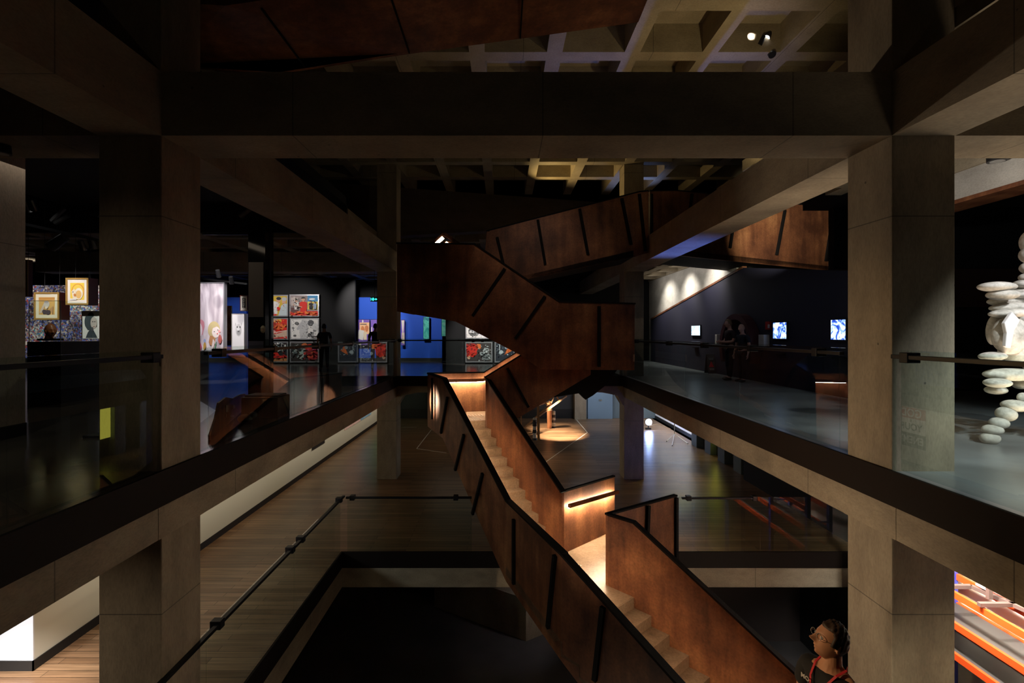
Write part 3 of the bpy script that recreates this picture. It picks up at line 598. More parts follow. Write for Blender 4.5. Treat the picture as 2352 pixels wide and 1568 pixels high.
balustrade('frameless glass balustrade of the left gallery, near side of the near column', 'y', -3.47, 0, 1.21, [(-3, 0.4), (0.4, 3.4), (3.4, 4.82)], .08, [2.2, 4.72])
balustrade('frameless glass balustrade of the left gallery between the two left columns', 'y', -3.47, 0, 1.21, [(5.55, 5.72), (5.72, 8.08), (8.08, 10.4), (10.4, 12.85), (12.85, 15.5)], .08, [5.86, 7.2, 8.9, 10.9, 13.2, 15.2])
balustrade('frameless glass balustrade of the right gallery, near side of the near column', 'y', 3.95, 0, 1.21, [(-3, 1.2), (1.2, 3.3), (3.3, 4.82)], -.08, [2.0, 4.66])
balustrade('frameless glass balustrade of the right gallery between the two right columns', 'y', 3.95, 0, 1.21, [(5.55, 5.7), (5.7, 8.1), (8.1, 10.55), (10.55, 13.2), (13.2, 15.5)], -.08, [6.0, 7.6, 9.4, 11.4, 14.2])
balustrade('glass balustrade across the far gallery edge behind the stair', 'x', 15.66, 0, 1.21, [(-3.38, -1.3), (-1.3, .9), (.9, 3.86)], -.08, [-3.3, -.95, -.65, 1.8])
balustrade('glass balustrade down the left side of the floor opening', 'y', -3.47, L0, -2.11, [(-2, 2.4), (2.4, 5.69), (5.69, 8.08), (8.08, 10.36)], .08, [3.0, 5.82, 7.82, 8.22, 10.15], zr=-2.09)
balustrade('glass balustrade at the end of the floor opening, left of the stair', 'x', 10.4, L0, -2.12, [(-3.33, -.66)], -.07, [-3.2, -1.0], zr=-2.11)
balustrade('glass balustrade at the end of the floor opening, right of the stair', 'x', 10.4, L0, -2.12, [(3.66, 5.5), (5.5, 7.6)], -.07, [3.95, 5.35], railspans=[(3.8, 4.55), (4.55, 5.3)], zr=-2.12)

# ================================================================== STORAGE RACKS (lower right)
rk = thing('pallet_rack', (7.0, 6, LL), 'tall storage racking with orange beams and grey decks against the sandstone wall', 'rack')
for y in (9.62, 8.1, 5.6, 2.9, 0.2):
    for x, mt in ((7.0, BLUER), (7.5, BLUER)):
        m = MB(); m.box(x-.04, x+.04, y-.045, y+.045, LL, -1.0); m.build('upright', mt, parent=rk)
    m = MB(); m.bar((7.0, y, -2.3), (7.5, y, -1.8), .03, .03); m.bar((7.0, y, -3.9), (7.5, y, -3.4), .03, .03); m.bar((7.0, y, -2.95), (7.5, y, -2.95), .03, .03); m.build('brace', BLUER, parent=rk)
for y0, y1 in ((8.1, 9.62), (5.6, 8.1), (2.9, 5.6), (.2, 2.9)):
    for z in (-2.70, -3.17, -3.64):
        for x in (6.97, 7.53):
            m = MB(); m.box(x-.025, x+.025, y0+.05, y1-.05, z, z+.10); m.build('rack_beam', ORANGE, parent=rk)
        if z < -2.8:
            m = MB(); m.box(6.995, 7.505, y0, y1, z+.06, z+.085); m.build('deck', DECK, parent=rk)
tf = thing('tube_frame', (7.2, 7.2, -2.6), 'welded brown box-section steel frame lying across the orange rack beams', 'frame')
for a, c in (((6.93, 7.55, -2.55), (7.27, 7.55, -2.55)), ((7.27, 7.55, -2.55), (7.42, 6.9, -2.55)), ((6.90, 7.05, -2.55), (7.62, 7.05, -2.55)), ((7.2, 7.2, -2.55), (7.2, 7.2, -2.38)), ((7.4, 7.1, -2.55), (7.4, 7.1, -2.36)), ((7.2, 7.2, -2.36), (7.6, 7.1, -2.36))):
    m = MB(); m.bar(a, c, .055, .055); m.build('tube', plain('brown_primer', (0.07, 0.04, 0.032), .6), parent=tf)
pj = thing('projector', (7.42, 7.42, -2.5), 'grey projector with blue lens sitting on the storage racking', 'projector')
m = MB(); m.box(7.28, 7.58, 7.3, 7.5, -2.50, -2.47); m.box(7.32, 7.54, 7.32, 7.47, -2.47, -2.37); m.build('body', plain('silver_plastic', (.45, .46, .5), .4), parent=pj, bevel=.01)
m = MB(); m.tube((7.38, 7.27, -2.44), (7.38, 7.22, -2.44), .035); m.build('lens', plain('blue_lens', (.05, .12, .6), .2), parent=pj)

# ================================================================== LOWER HALL OBJECTS
def tape(pts, label):
    m = MB()
    for a, c in zip(pts, pts[1:]):
        a = PZ(*a, L0); c = PZ(*c, L0); m.bar(a+V((0, 0, .003)), c+V((0, 0, .003)), .035, .004)
    m.build('floor_tape', plain('white_tape', (.75, .72, .66), .6), label=label, cat='floor tape')
tape([(993, 984), (957, 1030), (1025, 1040)], 'white tape angle on the timber floor left of the stair')
tape([(1322, 961), (1349, 993), (1246, 1066)], 'white tape angle on the timber floor right of the wooden posts')
tape([(922, 981), (957, 981)], 'short white tape line beside the far left column')
WD = plain('carved_timber', (0.36, 0.20, 0.10), .7); WD2 = plain('red_timber', (0.42, 0.17, 0.07), .6)
tm = thing('timber_frame', PZ(1240, 1005, L0), 'rough timber gable frame of poles and struts on the floor of the lower hall', 'sculpture')
def bar_px(a, ya, c, yc, w_, mat, par, nm):
    m = MB(); m.bar(P(*a, ya), P(*c, yc), w_, w_); m.build(nm, mat, parent=par)
bar_px((1237, 1011), 21.2, (1236, 928), 21.2, .11, WD, tm, 'post')
bar_px((1204, 982), 22.0, (1262, 930), 21.2, .06, WD, tm, 'strut')
bar_px((1238, 955), 21.2, (1301, 909), 22.5, .07, WD, tm, 'strut')
bar_px((1252, 942), 21.8, (1268, 942), 22.4, .05, WD, tm, 'strut')
bar_px((1236, 931), 21.2, (1262, 922), 23.4, .05, WD, tm, 'strut')
bar_px((1278, 909), 22.3, (1283, 918), 22.3, .06, WD, tm, 'strut')
bar_px((1266, 925), 22, (1275, 905), 22, .05, WD, tm, 'strut')
bar_px((1248, 918), 22, (1258, 932), 22, .07, WD, tm, 'strut')
bar_px((1197, 985), 22.2, (1197, 955), 22.2, .05, WD, tm, 'post')
lg = MB(); q = PZ(1262, 983, L0); lg.tube(q, q+V((0, 0, 1.3)), .11, .13, 14); lg.build('wooden_log', WD2, label='thick reddish log standing upright beside the timber frame', cat='log')
def totem(px, py, Y, h, label, dark):
    q = PZ(px, py, L0); t = thing('totem_figure', q, label, 'sculpture', 'carved totem figures')
    for i, (z0, z1, r_, c) in enumerate(((0, .1, .11, dark), (.1, .34, .085, (.6, .58, .52)), (.34, .5, .10, dark), (.5, .66, .09, (.62, .6, .56)), (.66, .84, .10, dark), (.84, 1.0, .09, (.55, .52, .46) if px > 1250 else dark))):
        m = MB(); m.tube(q+V((0, 0, z0*h)), q+V((0, 0, z1*h)), r_, r_*.86, 10); m.build('carved_band', colm(c), parent=t)
    m = MB(); m.ell(q+V((0, 0, h)), (.09, .09, .07)); m.build('head', colm((.5, .48, .42)), parent=t)
totem(1228, 1010, 21.2, .92, 'black and white carved totem figure at the foot of the pale timber post', (.02, .025, .03))
totem(1272, 982, 24, .78, 'small pale-headed totem figure beside the reddish log', (.05, .035, .03))
# blue stage lamp on the floor
bl_ = PZ(1490, 986, L0); t = thing('stage_lamp', bl_, 'small floor lamp throwing a dazzling blue-white light behind the far right column', 'lamp')
m = MB(); m.box(bl_.x-.12, bl_.x+.12, bl_.y, bl_.y+.16, L0, L0+.06); m.box(bl_.x-.02, bl_.x+.02, bl_.y+.05, bl_.y+.09, L0+.05, L0+.2); m.build('stand', BLACK, parent=t)
m = MB(); m.tube(bl_+V((0, .15, .36)), bl_+V((0, 0, .36)), .12, .16, 18); m.build('housing', BLACK, parent=t)
m = MB(); m.tube(bl_+V((0, 0, .36)), bl_+V((0, -.02, .36)), .15, .15, 18); m.build('lens', plain('blue_lamp_lens', (0, 0, 0), .4, 0, (0.35, 0.5, 1.0), 90), parent=t)
m = MB()
cpts = [bl_+V((.1, 0, .2)), PZ(1508, 974, L0+.25)+V((0, 0, 0)), PZ(1523, 978, L0+.05), PZ(1540, 984, L0+.01)]
for a, c in zip(cpts, cpts[1:]): m.tube(a, c, .012, n=6)
m.build('cable', plain('tan_cable', (.5, .35, .2), .6), parent=t)
# light stand
q = PZ(1549, 1004, L0); t = thing('tripod_stand', q, 'chrome three-legged light stand on the timber floor near the bright white wall', 'tripod')
CHR = plain('brushed_chrome', (.6, .58, .5), .3, .8)
for ex, ey in ((1531, 1014), (1580, 1019), (1544, 1024)):
    e = PZ(ex, ey, L0); m = MB(); m.tube(q+V((0, 0, .16)), e+V((0, 0, .02)), .014, n=8); m.build('leg', CHR, parent=t)
    m = MB(); m.ell(e+V((0, 0, .02)), (.02, .02, .02)); m.build('foot', BLACK, parent=t)
m = MB(); m.tube(q+V((0, 0, .14)), q+V((0, 0, 1.1)), .016, n=8); m.tube(q+V((-.03, 0, 1.1)), q+V((-.03, 0, 1.9)), .01, n=8); m.build('pole', CHR, parent=t)
m = MB(); m.box(q.x-.05, q.x+.03, q.y-.03, q.y+.03, q.z+1.05, q.z+1.15); m.build('clamp', BLACK, parent=t)
# grey partition posts in a row
for i, (x, y) in enumerate(((1600, 1028), (1632, 1045), (1664, 1066), (1702, 1090), (1748, 1112))):
    q = PZ(x, y, L0); m = MB(); m.box(q.x, q.x+.38, q.y, q.y+.55, L0, -.34)
    m.build('partition_post', GREYP if i < 4 else SKIRT, label=['grey square post nearest the bright white wall', 'second grey square post from the bright white wall', 'third grey square post from the bright white wall', 'fourth grey square post, beside the black block', 'black square post at the end of the grey row'][i], cat='post', group='square partition posts in the lower hall', bevel=.01)
m = MB(); q = PZ(1415, 944, L0); m.box(3.9+.75, 6.0, 26.6, 26.8, L0, -1.0); m.build('door_1', plain('steel_blue_door', (.22, .32, .42), .6), kind='structure')
m = MB(); m.box(5.25, 5.4, 26.5, 26.6, L0+1.0, L0+1.06); m.build('door_handle', CHR, parent=bpy.data.objects['door_1'])
# posters on the cream wall
POST = plain('poster_white', (.80, .78, .72), .7); INK = plain('poster_black', (.015, .014, .014), .6); RED = plain('poster_red', (.55, .04, .03), .6)
ps = thing('poster', (-6.5, 17.15, -1.9), 'white poster with red and black blocks reading GOD IS YOUR ENEMY on the cream wall', 'poster')
m = MB(); m.box(-6.515, -6.505, 16.55, 17.75, -2.62, -1.25); m.build('sheet', POST, parent=ps)
m = MB(); m.box(-6.505, -6.498, 16.55, 17.75, -1.62, -1.25); m.build('red_band', RED, parent=ps)
m = MB(); m.box(-6.505, -6.498, 16.55, 17.75, -2.62, -2.14); m.build('black_band', INK, parent=ps)
def wtext(t_, y, z, size, mat, par, x=-6.496, sx=1.0): return text_mesh(t_, size, mat, frameM((x, y, z), (0, 1, 0), (0, 0, 1)), 'lettering', par, .003, sx)
wtext('GOD', 17.15, -1.44, .40, POST, ps); wtext('IS', 17.15, -1.71, .13, INK, ps, -6.502); wtext('YOUR', 17.15, -1.93, .34, INK, ps, -6.502); wtext('ENEMY', 17.15, -2.38, .36, POST, ps, sx=.92)
for i, (ya, yb, z, c, lab) in enumerate(((20.0, 22.2, -2.62, (.75, .45, .42), 'pale pink print at the near end of the row on the cream wall'), (22.3, 24.0, -2.62, (.22, .42, .62), 'blue scribbled print between the pink and the green prints'), (24.1, 26.0, -2.50, (.03, .42, .18), 'green print on the cream wall'), (26.1, 26.75, -2.40, (.55, .03, .03), 'dark red print at the far end of the cream wall'))):
    m = MB(); m.box(-6.52, -6.50, ya, yb, z, -.8); m.build('wall_print', cells('print_%d' % i, [c, tuple(min(1, v*1.4+.1) for v in c), c], 3, .7, noise=True), label=lab, cat='print', group='prints on the cream wall')

def head_fn(q):
    """unit sphere -> head looking along +x (z up)"""
    x, y, z = q
    jaw = max(0.0, -z-.05)
    sx = 1-.10*jaw-.25*max(0, -x)*jaw; sy = 1-.42*jaw
    X, Y, Z = x*sx, y*sy, z
    if x > 0:
        X = x*(1-.12*abs(z)) ; X += .05*math.exp(-((z-.22)/.10)**2-(y/.55)**2)              # brow
        X -= .10*math.exp(-((z-.05)/.13)**2)*(math.exp(-((abs(y)-.36)/.17)**2))           # eye sockets
        X += .40*math.exp(-((z+.24)/.12)**2-(y/.15)**2)+.20*math.exp(-((z+.06)/.18)**2-(y/.12)**2)   # nose
        X += .15*math.exp(-((z+.50)/.055)**2-(y/.26)**2)+.14*math.exp(-((z+.63)/.05)**2-(y/.24)**2)  # lips
        X -= .06*math.exp(-((z+.565)/.025)**2-(y/.28)**2)
        X += .22*math.exp(-((z+.84)/.13)**2-(y/.3)**2)                                    # chin
    if x < 0 and z < -.35: X *= 1-.55*(-z-.35)
    return V((X, Y, Z))

# ================================================================== ARTWORKS
def ellp(u, v, ru, rv, n=18, a0=0, a1=2*math.pi): return [(u+ru*math.cos(a0+(a1-a0)*i/n), v+rv*math.sin(a0+(a1-a0)*i/n)) for i in range(n)]
def art(name, rect, Y, label, cat, bg, shapes=(), frame=None, fw=.03, depth=.05, mount=None, group=None, yaw=0.0, wires=False, z0=None):
    """picture facing the void; rect = frame pixels at depth Y; shapes = [(colour, [(u,v)..])] back to front"""
    a, c = P(rect[0], rect[3], Y), P(rect[2], rect[1], Y); W = c.x-a.x; H = c.z-a.z; ctr = (a+c)/2
    t = thing(name, ctr, label, cat, group)
    R = Matrix.Rotation(yaw, 4, 'Z')
    def mk(mb, nm, mat=None, kind=None):
        mb.v = [tuple(ctr+(R @ (V(v)-ctr))) for v in mb.v]
        return mb.build(nm, mat, parent=t, kind=kind)
    m = MB(); m.box(a.x, c.x, Y, Y+depth, a.z, c.z); mk(m, 'box_frame' if frame else 'panel', DKF if frame is GOLD else (frame or colm((.5, .5, .5))))
    iu = fw
    m = MB(); x0, x1, z0_, z1_ = a.x+iu, c.x-iu, a.z+iu, c.z-iu; lay = Y-.004
    def quad(px, i, mat):
        n = m.mi(mat); m.add([(x0+u*(x1-x0), lay-.0025*i, z0_+v*(z1_-z0_)) for u, v in px], [tuple(range(len(px)))], n)
    if mount: quad([(0, 0), (1, 0), (1, 1), (0, 1)], 0, colm(mount)); k = .14; inn = lambda p: (k+p[0]*(1-2*k), k+p[1]*(1-2*k))
    else: inn = lambda p: p
    bgm = bg if isinstance(bg, bpy.types.Material) else colm(bg)
    quad([inn(p) for p in ((0, 0), (1, 0), (1, 1), (0, 1))], 1, bgm)
    for i, (col, px) in enumerate(shapes): quad([inn(p) for p in px], 2+i, col if isinstance(col, bpy.types.Material) else colm(col))
    mk(m, 'picture')
    if wires:
        for dx in (-.3*W, .3*W):
            m_ = MB(); m_.tube((ctr.x+dx, Y+depth/2, c.z-.005), (ctr.x+dx, Y+depth/2, 4.70), .004, n=6); mk(m_, 'hanging_wire', BLACK)
    if fw > .005 and frame:
        b_ = MB()
        b_.box(a.x, c.x, Y-.02, Y, a.z, a.z+iu); b_.box(a.x, c.x, Y-.02, Y, c.z-iu, c.z); b_.box(a.x, a.x+iu, Y-.02, Y, a.z+iu, c.z-iu); b_.box(c.x-iu, c.x, Y-.02, Y, a.z+iu, c.z-iu)
        mk(b_, 'moulding', frame)
    return t
def blob(u, v, r, k=9, sq=1.0, j=.35): return [(u+r*(1+j*(random.random()-.5))*math.cos(2*math.pi*i/k), v+sq*r*(1+j*(random.random()-.5))*math.sin(2*math.pi*i/k)) for i in range(k)]
def rectp(u0, v0, u1, v1): return [(u0, v0), (u1, v0), (u1, v1), (u0, v1)]
GOLD = plain('gilt_frame', (.62, .36, .10), .35, .5); DKF = plain('dark_wood_frame', (.10, .02, .012), .4)
SILV = plain('silver_frame', (.42, .42, .45), .35, .6)
REDC, ORC, YEL, WHT, BLK = (.70, .02, .01), (.80, .16, .03), (.75, .48, .05), (.78, .76, .74), (.015, .015, .02)
FL = (.62, .36, .24)
def figure(u, v, h, body, skin=FL, hair=BLK, arms=True):
    s_ = [(body, [(u-.13*h, v), (u+.13*h, v), (u+.16*h, v+.35*h), (u+.17*h, v+.66*h), (u+.06*h, v+.74*h), (u-.06*h, v+.74*h), (u-.17*h, v+.66*h), (u-.14*h, v+.35*h)]),
          (skin, rectp(u-.035*h, v+.72*h, u+.035*h, v+.82*h)), (skin, ellp(u, v+.88*h, .085*h, .11*h)), (hair, ellp(u, v+.92*h, .09*h, .09*h, 14, 0, math.pi*1.02)+[(u-.09*h, v+.9*h)])]
    if arms: s_.insert(1, (skin, [(u-.17*h, v+.62*h), (u-.25*h, v+.4*h), (u-.05*h, v+.36*h), (u-.05*h, v+.42*h), (u-.18*h, v+.44*h)]))
    return s_
YW = 22.0
def scrib(n, u0, v0, u1, v1, cols, r=.035, sd=1):
    rnd = random.Random(sd); out = []
    for i in range(n):
        u, v = u0+(u1-u0)*rnd.random(), v0+(v1-v0)*rnd.random(); q = r*(.4+rnd.random()); a = rnd.random()*3.14; e = .25+.5*rnd.random()
        out.append((cols[rnd.randrange(len(cols))], [(min(1, max(0, u+q*math.cos(t)*math.cos(a)-q*e*math.sin(t)*math.sin(a))), min(1, max(0, v+q*math.cos(t)*math.sin(a)+q*e*math.sin(t)*math.cos(a)))) for t in [k*math.pi/3 for k in range(6)]]))
    return out
art('light_panel_picture', (613, 677, 662, 727), YW, 'large colour picture of two figures in white shirts, top left of the silver-framed wall', 'artwork', (.62, .42, .04),
    [(REDC, rectp(0, 0, .45, .5)), (WHT, [(.05, .45), (.2, .75), (.42, .72), (.62, .62), (.5, .3), (.5, .08), (.2, .08), (.18, .5)]), (FL, ellp(.55, .8, .12, .13)), (BLK, ellp(.57, .87, .13, .08)), (FL, [(0, .7), (.15, .66), (.2, .74), (.03, .8)]), ((.50, .58, .62), [(.55, 0), (1, 0), (1, .6), (.85, .62), (.7, .5)]), (FL, ellp(.84, .72, .11, .13)), ((.45, .47, .5), ellp(.86, .84, .13, .1)), (REDC, blob(.55, .35, .1))]+scrib(26, .1, .05, .95, .65, [(.62, .6, .58), (.5, .52, .56), (.45, .06, .04)], .05, 14), SILV, .05)
art('light_panel_picture', (665, 676, 733, 727), YW, 'large colour picture with a woman in a red dress, top right of the silver-framed wall', 'artwork', (.30, .24, .24),
    [((.06, .28, .55), rectp(.62, .62, 1, 1)), ((.72, .78, .8), blob(.78, .82, .12, sq=.5)), ((.75, .62, .12), rectp(.62, .3, 1, .7)), (REDC, rectp(0, 0, 1, .22)), (ORC, blob(.75, .1, .22, sq=.4)), ((.50, .42, .40), rectp(.02, .5, .3, .9)), ((.12, .05, .05), rectp(.02, .14, .3, .4))]+figure(.47, .1, .82, REDC)+figure(.22, .3, .5, WHT)+figure(.75, .32, .42, BLK)+figure(.9, .32, .38, (.3, .4, .55))+scrib(30, .02, .0, .98, .2, [ORC, (.45, .02, .01), (.85, .25, .03)], .05, 15)+scrib(24, .02, .4, .35, .9, [(.15, .1, .1), (.5, .45, .42)], .04, 16), SILV, .05)
art('light_panel_picture', (613, 730, 662, 780), YW, 'large red and orange picture with a pale plank, middle left of the silver-framed wall', 'artwork', REDC,
    [(ORC, blob(.62, .62, .3, sq=.5)), (FL, blob(.35, .9, .16)), (YEL, blob(.6, .9, .12)), ((.35, .02, .01), blob(.3, .72, .14)), (ORC, [(.4, .6), (1, .7), (1, .58), (.6, .55)]), ((.62, .42, .32), [(0, 0), (1, .12), (1, .42), (.6, .28), (0, .16)]), ((.75, .6, .5), [(0, .22), (1, .4), (1, .44), (0, .27)]), ((.75, .4, .36), [(0, .3), (0, .7), (.08, .68), (.5, .3), (.45, .26), (.1, .5)])]+scrib(40, .05, .45, 1, 1, [(.45, .01, .01), (.8, .3, .05), (.6, .1, .03), (.3, .01, .01)], .06, 17)+scrib(16, .1, .02, 1, .3, [(.5, .34, .25), (.7, .52, .42)], .05, 18), SILV, .05)
INKM = [WHT, (.35, .35, .36), (.62, .62, .62)]
art('light_panel_picture', (666, 730, 733, 780), YW, 'large black-and-white drawing of a torso, middle right of the silver-framed wall', 'artwork', WHT,
    [((.55, .55, .56), [(.35, 0), (.62, 0), (.66, .9), (.42, .98), (.3, .6)]), ((.50, .5, .52), [(.42, .95), (.2, .5), (.26, .42), (.45, .7)]), ((.09, .09, .1), blob(.74, .8, .13, sq=1.4)), ((.10, .1, .1), blob(.22, .78, .09)), ((.1, .1, .1), blob(.15, .15, .06)), ((.1, .1, .1), blob(.75, .15, .13)), ((.62, .62, .62), blob(.9, .6, .12, sq=1.6)), ((.2, .2, .2), blob(.88, .4, .07, sq=.5)), ((.25, .25, .25), blob(.08, .55, .05))]+scrib(80, .02, .02, .98, .98, [(.2, .2, .21), (.45, .45, .46), (.7, .7, .7), (.05, .05, .05)], .022, 7)+scrib(30, .62, .02, .98, .35, [BLK, (.6, .6, .6)], .04, 8), SILV, .05)
art('light_panel_picture', (613, 784, 662, 832), YW, 'large picture of harlequin shapes over a red base, bottom left of the silver-framed wall', 'artwork', BLK,
    [(WHT, [(.05, .95), (.25, .95), (.12, .7)]), (YEL, [(.25, .62), (.32, .9), (.42, .62)]), ((.3, .45, .45), blob(.5, .75, .1)), (WHT, rectp(.7, .7, .73, .98)), (WHT, blob(.9, .85, .05)), (REDC, [(.2, .18), (.3, .52), (.5, .5), (.62, .3), (1, .3), (1, .18)]), ((.55, .22, .08), rectp(.15, 0, 1, .15))]+scrib(46, .05, .55, 1, 1, [WHT, (.3, .42, .45), BLK, (.5, .5, .48)], .05, 3)+scrib(14, .1, .15, 1, .5, [(.45, .02, .01), (.2, .01, .01)], .07, 4), SILV, .05)
art('light_panel_picture', (666, 784, 733, 832), YW, 'large dark picture of a crouching figure and red cloth, bottom right of the silver-framed wall', 'artwork', (.03, .02, .02),
    [(REDC, blob(.75, .78, .24, sq=.7)), (ORC, blob(.5, .85, .12)), ((.35, .01, .02), blob(.8, .35, .25, sq=1.2)), ((.35, .45, .42), blob(.42, .5, .13)), ((.6, .62, .55), [(.3, .15), (.48, .4), (.52, .38), (.36, .12)]), ((.4, .4, .42), blob(.15, .5, .1)), ((.5, .1, .3), rectp(.6, .6, 1, .66))]+scrib(50, .02, .1, .6, .9, [(.2, .26, .26), (.5, .52, .5), BLK, (.1, .12, .13)], .05, 5)+scrib(26, .55, .05, 1, .95, [(.5, .02, .01), (.22, .01, .01), (.65, .1, .03)], .07, 6), SILV, .05)
m = MB(); m.box(P(606, 0, 22.1).x, P(815, 0, 22.1).x, 22.1, 22.25, 0, 3.9); m.build('display_wall', BLACKW, label='black display wall behind the silver-framed pictures', cat='wall panel')
# pictures seen under the stair
m = MB(); m.box(P(1024, 0, 22.1).x, P(1185, 0, 22.1).x, 22.1, 22.25, 0, 3.9); m.build('display_wall', BLACKW, label='black display wall seen below the middle stair flight', cat='wall panel')
art('light_panel_picture', (1069, 726, 1140, 778), YW, 'black-and-white comic-like drawing partly hidden by the middle stair flight', 'artwork', WHT,
    [((.1, .1, .1), blob(.25, .3, .2)), ((.6, .6, .6), blob(.2, .3, .1)), ((.12, .12, .12), blob(.2, .85, .1)), ((.5, .5, .5), rectp(.5, 0, .52, 1)), ((.3, .3, .3), blob(.75, .4, .12)), ((.2, .2, .2), blob(.9, .2, .08)), ((.45, .45, .45), [(.3, .5), (.36, .95), (.4, .95), (.34, .5)])]+scrib(60, 0, 0, .45, 1, [BLK, (.3, .3, .3), (.6, .6, .6)], .03, 9)+scrib(60, .45, 0, 1, 1, [(.4, .4, .4), (.62, .62, .62)], .02, 10), SILV, .05)
art('light_panel_picture', (1069, 785, 1131, 832), YW, 'scarlet figure beside a black and grey one, seen through the far balustrade', 'artwork', (.04, .03, .03),
    [(REDC, blob(.25, .68, .24, sq=1.1)), (REDC, blob(.22, .45, .2, sq=1.2)), (ORC, blob(.48, .82, .12, sq=1.2)), (FL, blob(.1, .22, .07, sq=1.4)), ((.45, .48, .5), blob(.8, .6, .14)), ((.35, .4, .42), blob(.62, .42, .1)), ((.6, .55, .25), [(.6, .3), (.78, .06), (.8, .1), (.64, .34)]), ((.15, .17, .18), blob(.8, .25, .2))]+scrib(40, .02, .3, .45, .98, [(.4, .01, .01), (.75, .05, .02), (.25, .01, .01)], .06, 11)+scrib(50, .5, .02, 1, .9, [BLK, (.3, .32, .34), (.55, .58, .6)], .04, 12), SILV, .05)
art('light_panel_picture', (1136, 785, 1182, 832), YW, 'dark picture with white streaks and an orange wedge beside the scarlet one', 'artwork', (.02, .025, .04),
    [((.55, .6, .65), rectp(.2, .6, .24, .95)), ((.5, .55, .6), blob(.3, .5, .12)), (ORC, [(.5, .35), (.95, .6), (.7, .85)]), ((.4, .45, .5), blob(.6, .75, .1))]+scrib(50, 0, .3, .9, 1, [(.4, .45, .5), BLK, (.1, .14, .18)], .04, 13), SILV, .05)
art('wall_picture', (972, 727, 986, 779), 23.8, 'turquoise painting of round leaves on the cobalt blue wall', 'artwork', cells('leaf_paint', [(.01, .10, .16), (.02, .45, .40), (.12, .75, .60), (.01, .2, .3), (.02, .5, .55)], 2.0, .6, noise=True), (), BLACK, .01)
art('wall_picture', (1014, 729, 1024, 772), 23.4, 'narrow green and turquoise painting beside the hindmost left column', 'artwork', cells('leaf_paint_pale', [(.03, .3, .35), (.10, .65, .5), (.3, .8, .65), (.02, .25, .3)], 2.4, .6, noise=True), (), BLACK, .01)
art('wall_picture', (921, 734, 930, 793), 23.8, 'slim pale picture of hanging cloth on a violet ground', 'artwork', (.20, .10, .50), [((.7, .66, .6), [(.1, .98), (.9, .98), (.6, .5), (.4, .5)]), ((.6, .52, .42), [(.2, .5), (.9, .5), (.95, .05), (.1, .1)]), ((.12, .06, .04), rectp(.4, .1, .5, .4))], BLACK, .01)
LIL = (.19, .10, .50)
art('wall_picture', (818, 733, 849, 792), 23.8, 'violet panel with pinned orange and white sheets, left of its twin', 'artwork', LIL,
    [((.85, .50, .28), rectp(.25, .42, 1.0, .88)), ((.65, .22, .08), blob(.5, .6, .14)), ((.60, .2, .08), blob(.8, .65, .13)), ((.7, .68, .66), [(.06, .25), (.5, .18), (.62, .56), (.2, .6)]), ((.7, .6, .45), rectp(.55, .2, .8, .5)), ((.66, .62, .6), blob(.25, .05, .12, sq=.5)), ((.1, .08, .1), rectp(.3, .80, .8, .83)), ((.72, .7, .7), blob(.5, .93, .06))], BLACK, .01, group=None)
art('wall_picture', (851, 733, 866, 792), 23.8, 'violet panel partly hidden by the far left column', 'artwork', LIL, [((.75, .68, .62), rectp(.1, .4, .25, .7))], BLACK, .01)
# left gallery, large works
art('mosaic_picture', (40, 655, 240, 822), 20.0, 'wall-sized speckled mosaic picture of blue, white and red dots', 'artwork',
    cells('dotted_mosaic', [(.01, .01, .015), (.10, .03, .03), (.04, .06, .22), (.02, .02, .05), (.16, .14, .15), (.22, .18, .16), (.08, .12, .40), (.40, .36, .34), (.30, .05, .05), (.62, .58, .52), (.04, .25, .36), (.12, .11, .12)], 17, .6), (), None, 0.0, .1)
PALE = cells('pale_mauve_paint', [(.66, .60, .62), (.40, .34, .38), (.76, .70, .73), (.60, .52, .56), (.80, .75, .78)], 1.1, .6, (1, 1, .45), noise=True)
HR = (.55, .45, .22)
art('tall_painting', (452, 648, 516, 806), 13.5, 'tall pale mauve painting of a fair-haired doll face among flowers', 'artwork', PALE,
    [((.50, .20, .24), blob(.14, .35, .12, 11)), ((.62, .54, .58), blob(.1, .3, .1, 11)), ((.30, .38, .6), blob(.28, .12, .05)), (HR, ellp(.64, .30, .24, .13, 20)), ((.80, .70, .66), ellp(.72, .27, .16, .085, 20)), (HR, [(.5, .4), (.75, .42), (.8, .36), (.6, .33), (.55, .25), (.48, .22)]), (BLK, ellp(.66, .275, .025, .006)), (BLK, ellp(.80, .30, .022, .006)), ((.75, .12, .12), ellp(.78, .245, .03, .007)), ((.8, .36, .36), ellp(.86, .28, .045, .02)), ((.5, .24, .10), blob(.58, .14, .12, 11, sq=.7)), ((.04, .26, .10), [(.68, .03), (.76, .16), (.72, .02)]), ((.78, .68, .64), [(.55, .02), (.62, .17), (.70, .12), (.62, .0)]), ((.45, .08, .14), blob(.12, .05, .06)), ((.5, .3, .06), blob(.3, .06, .06)), ((.5, .12, .10), blob(.9, .16, .07))], SILV, .03, .12)
art('narrow_painting', (519, 702, 531, 793), 15.0, 'narrow rust-orange painting standing behind the white ghost panel', 'artwork', cells('rust_paint', [(.10, .03, .02), (.42, .14, .05), (.55, .25, .12), (.25, .06, .03), (.6, .3, .2)], 3, .6, noise=True), [((.06, .03, .16), rectp(0, 0, 1, .12))], None, 0, .06)
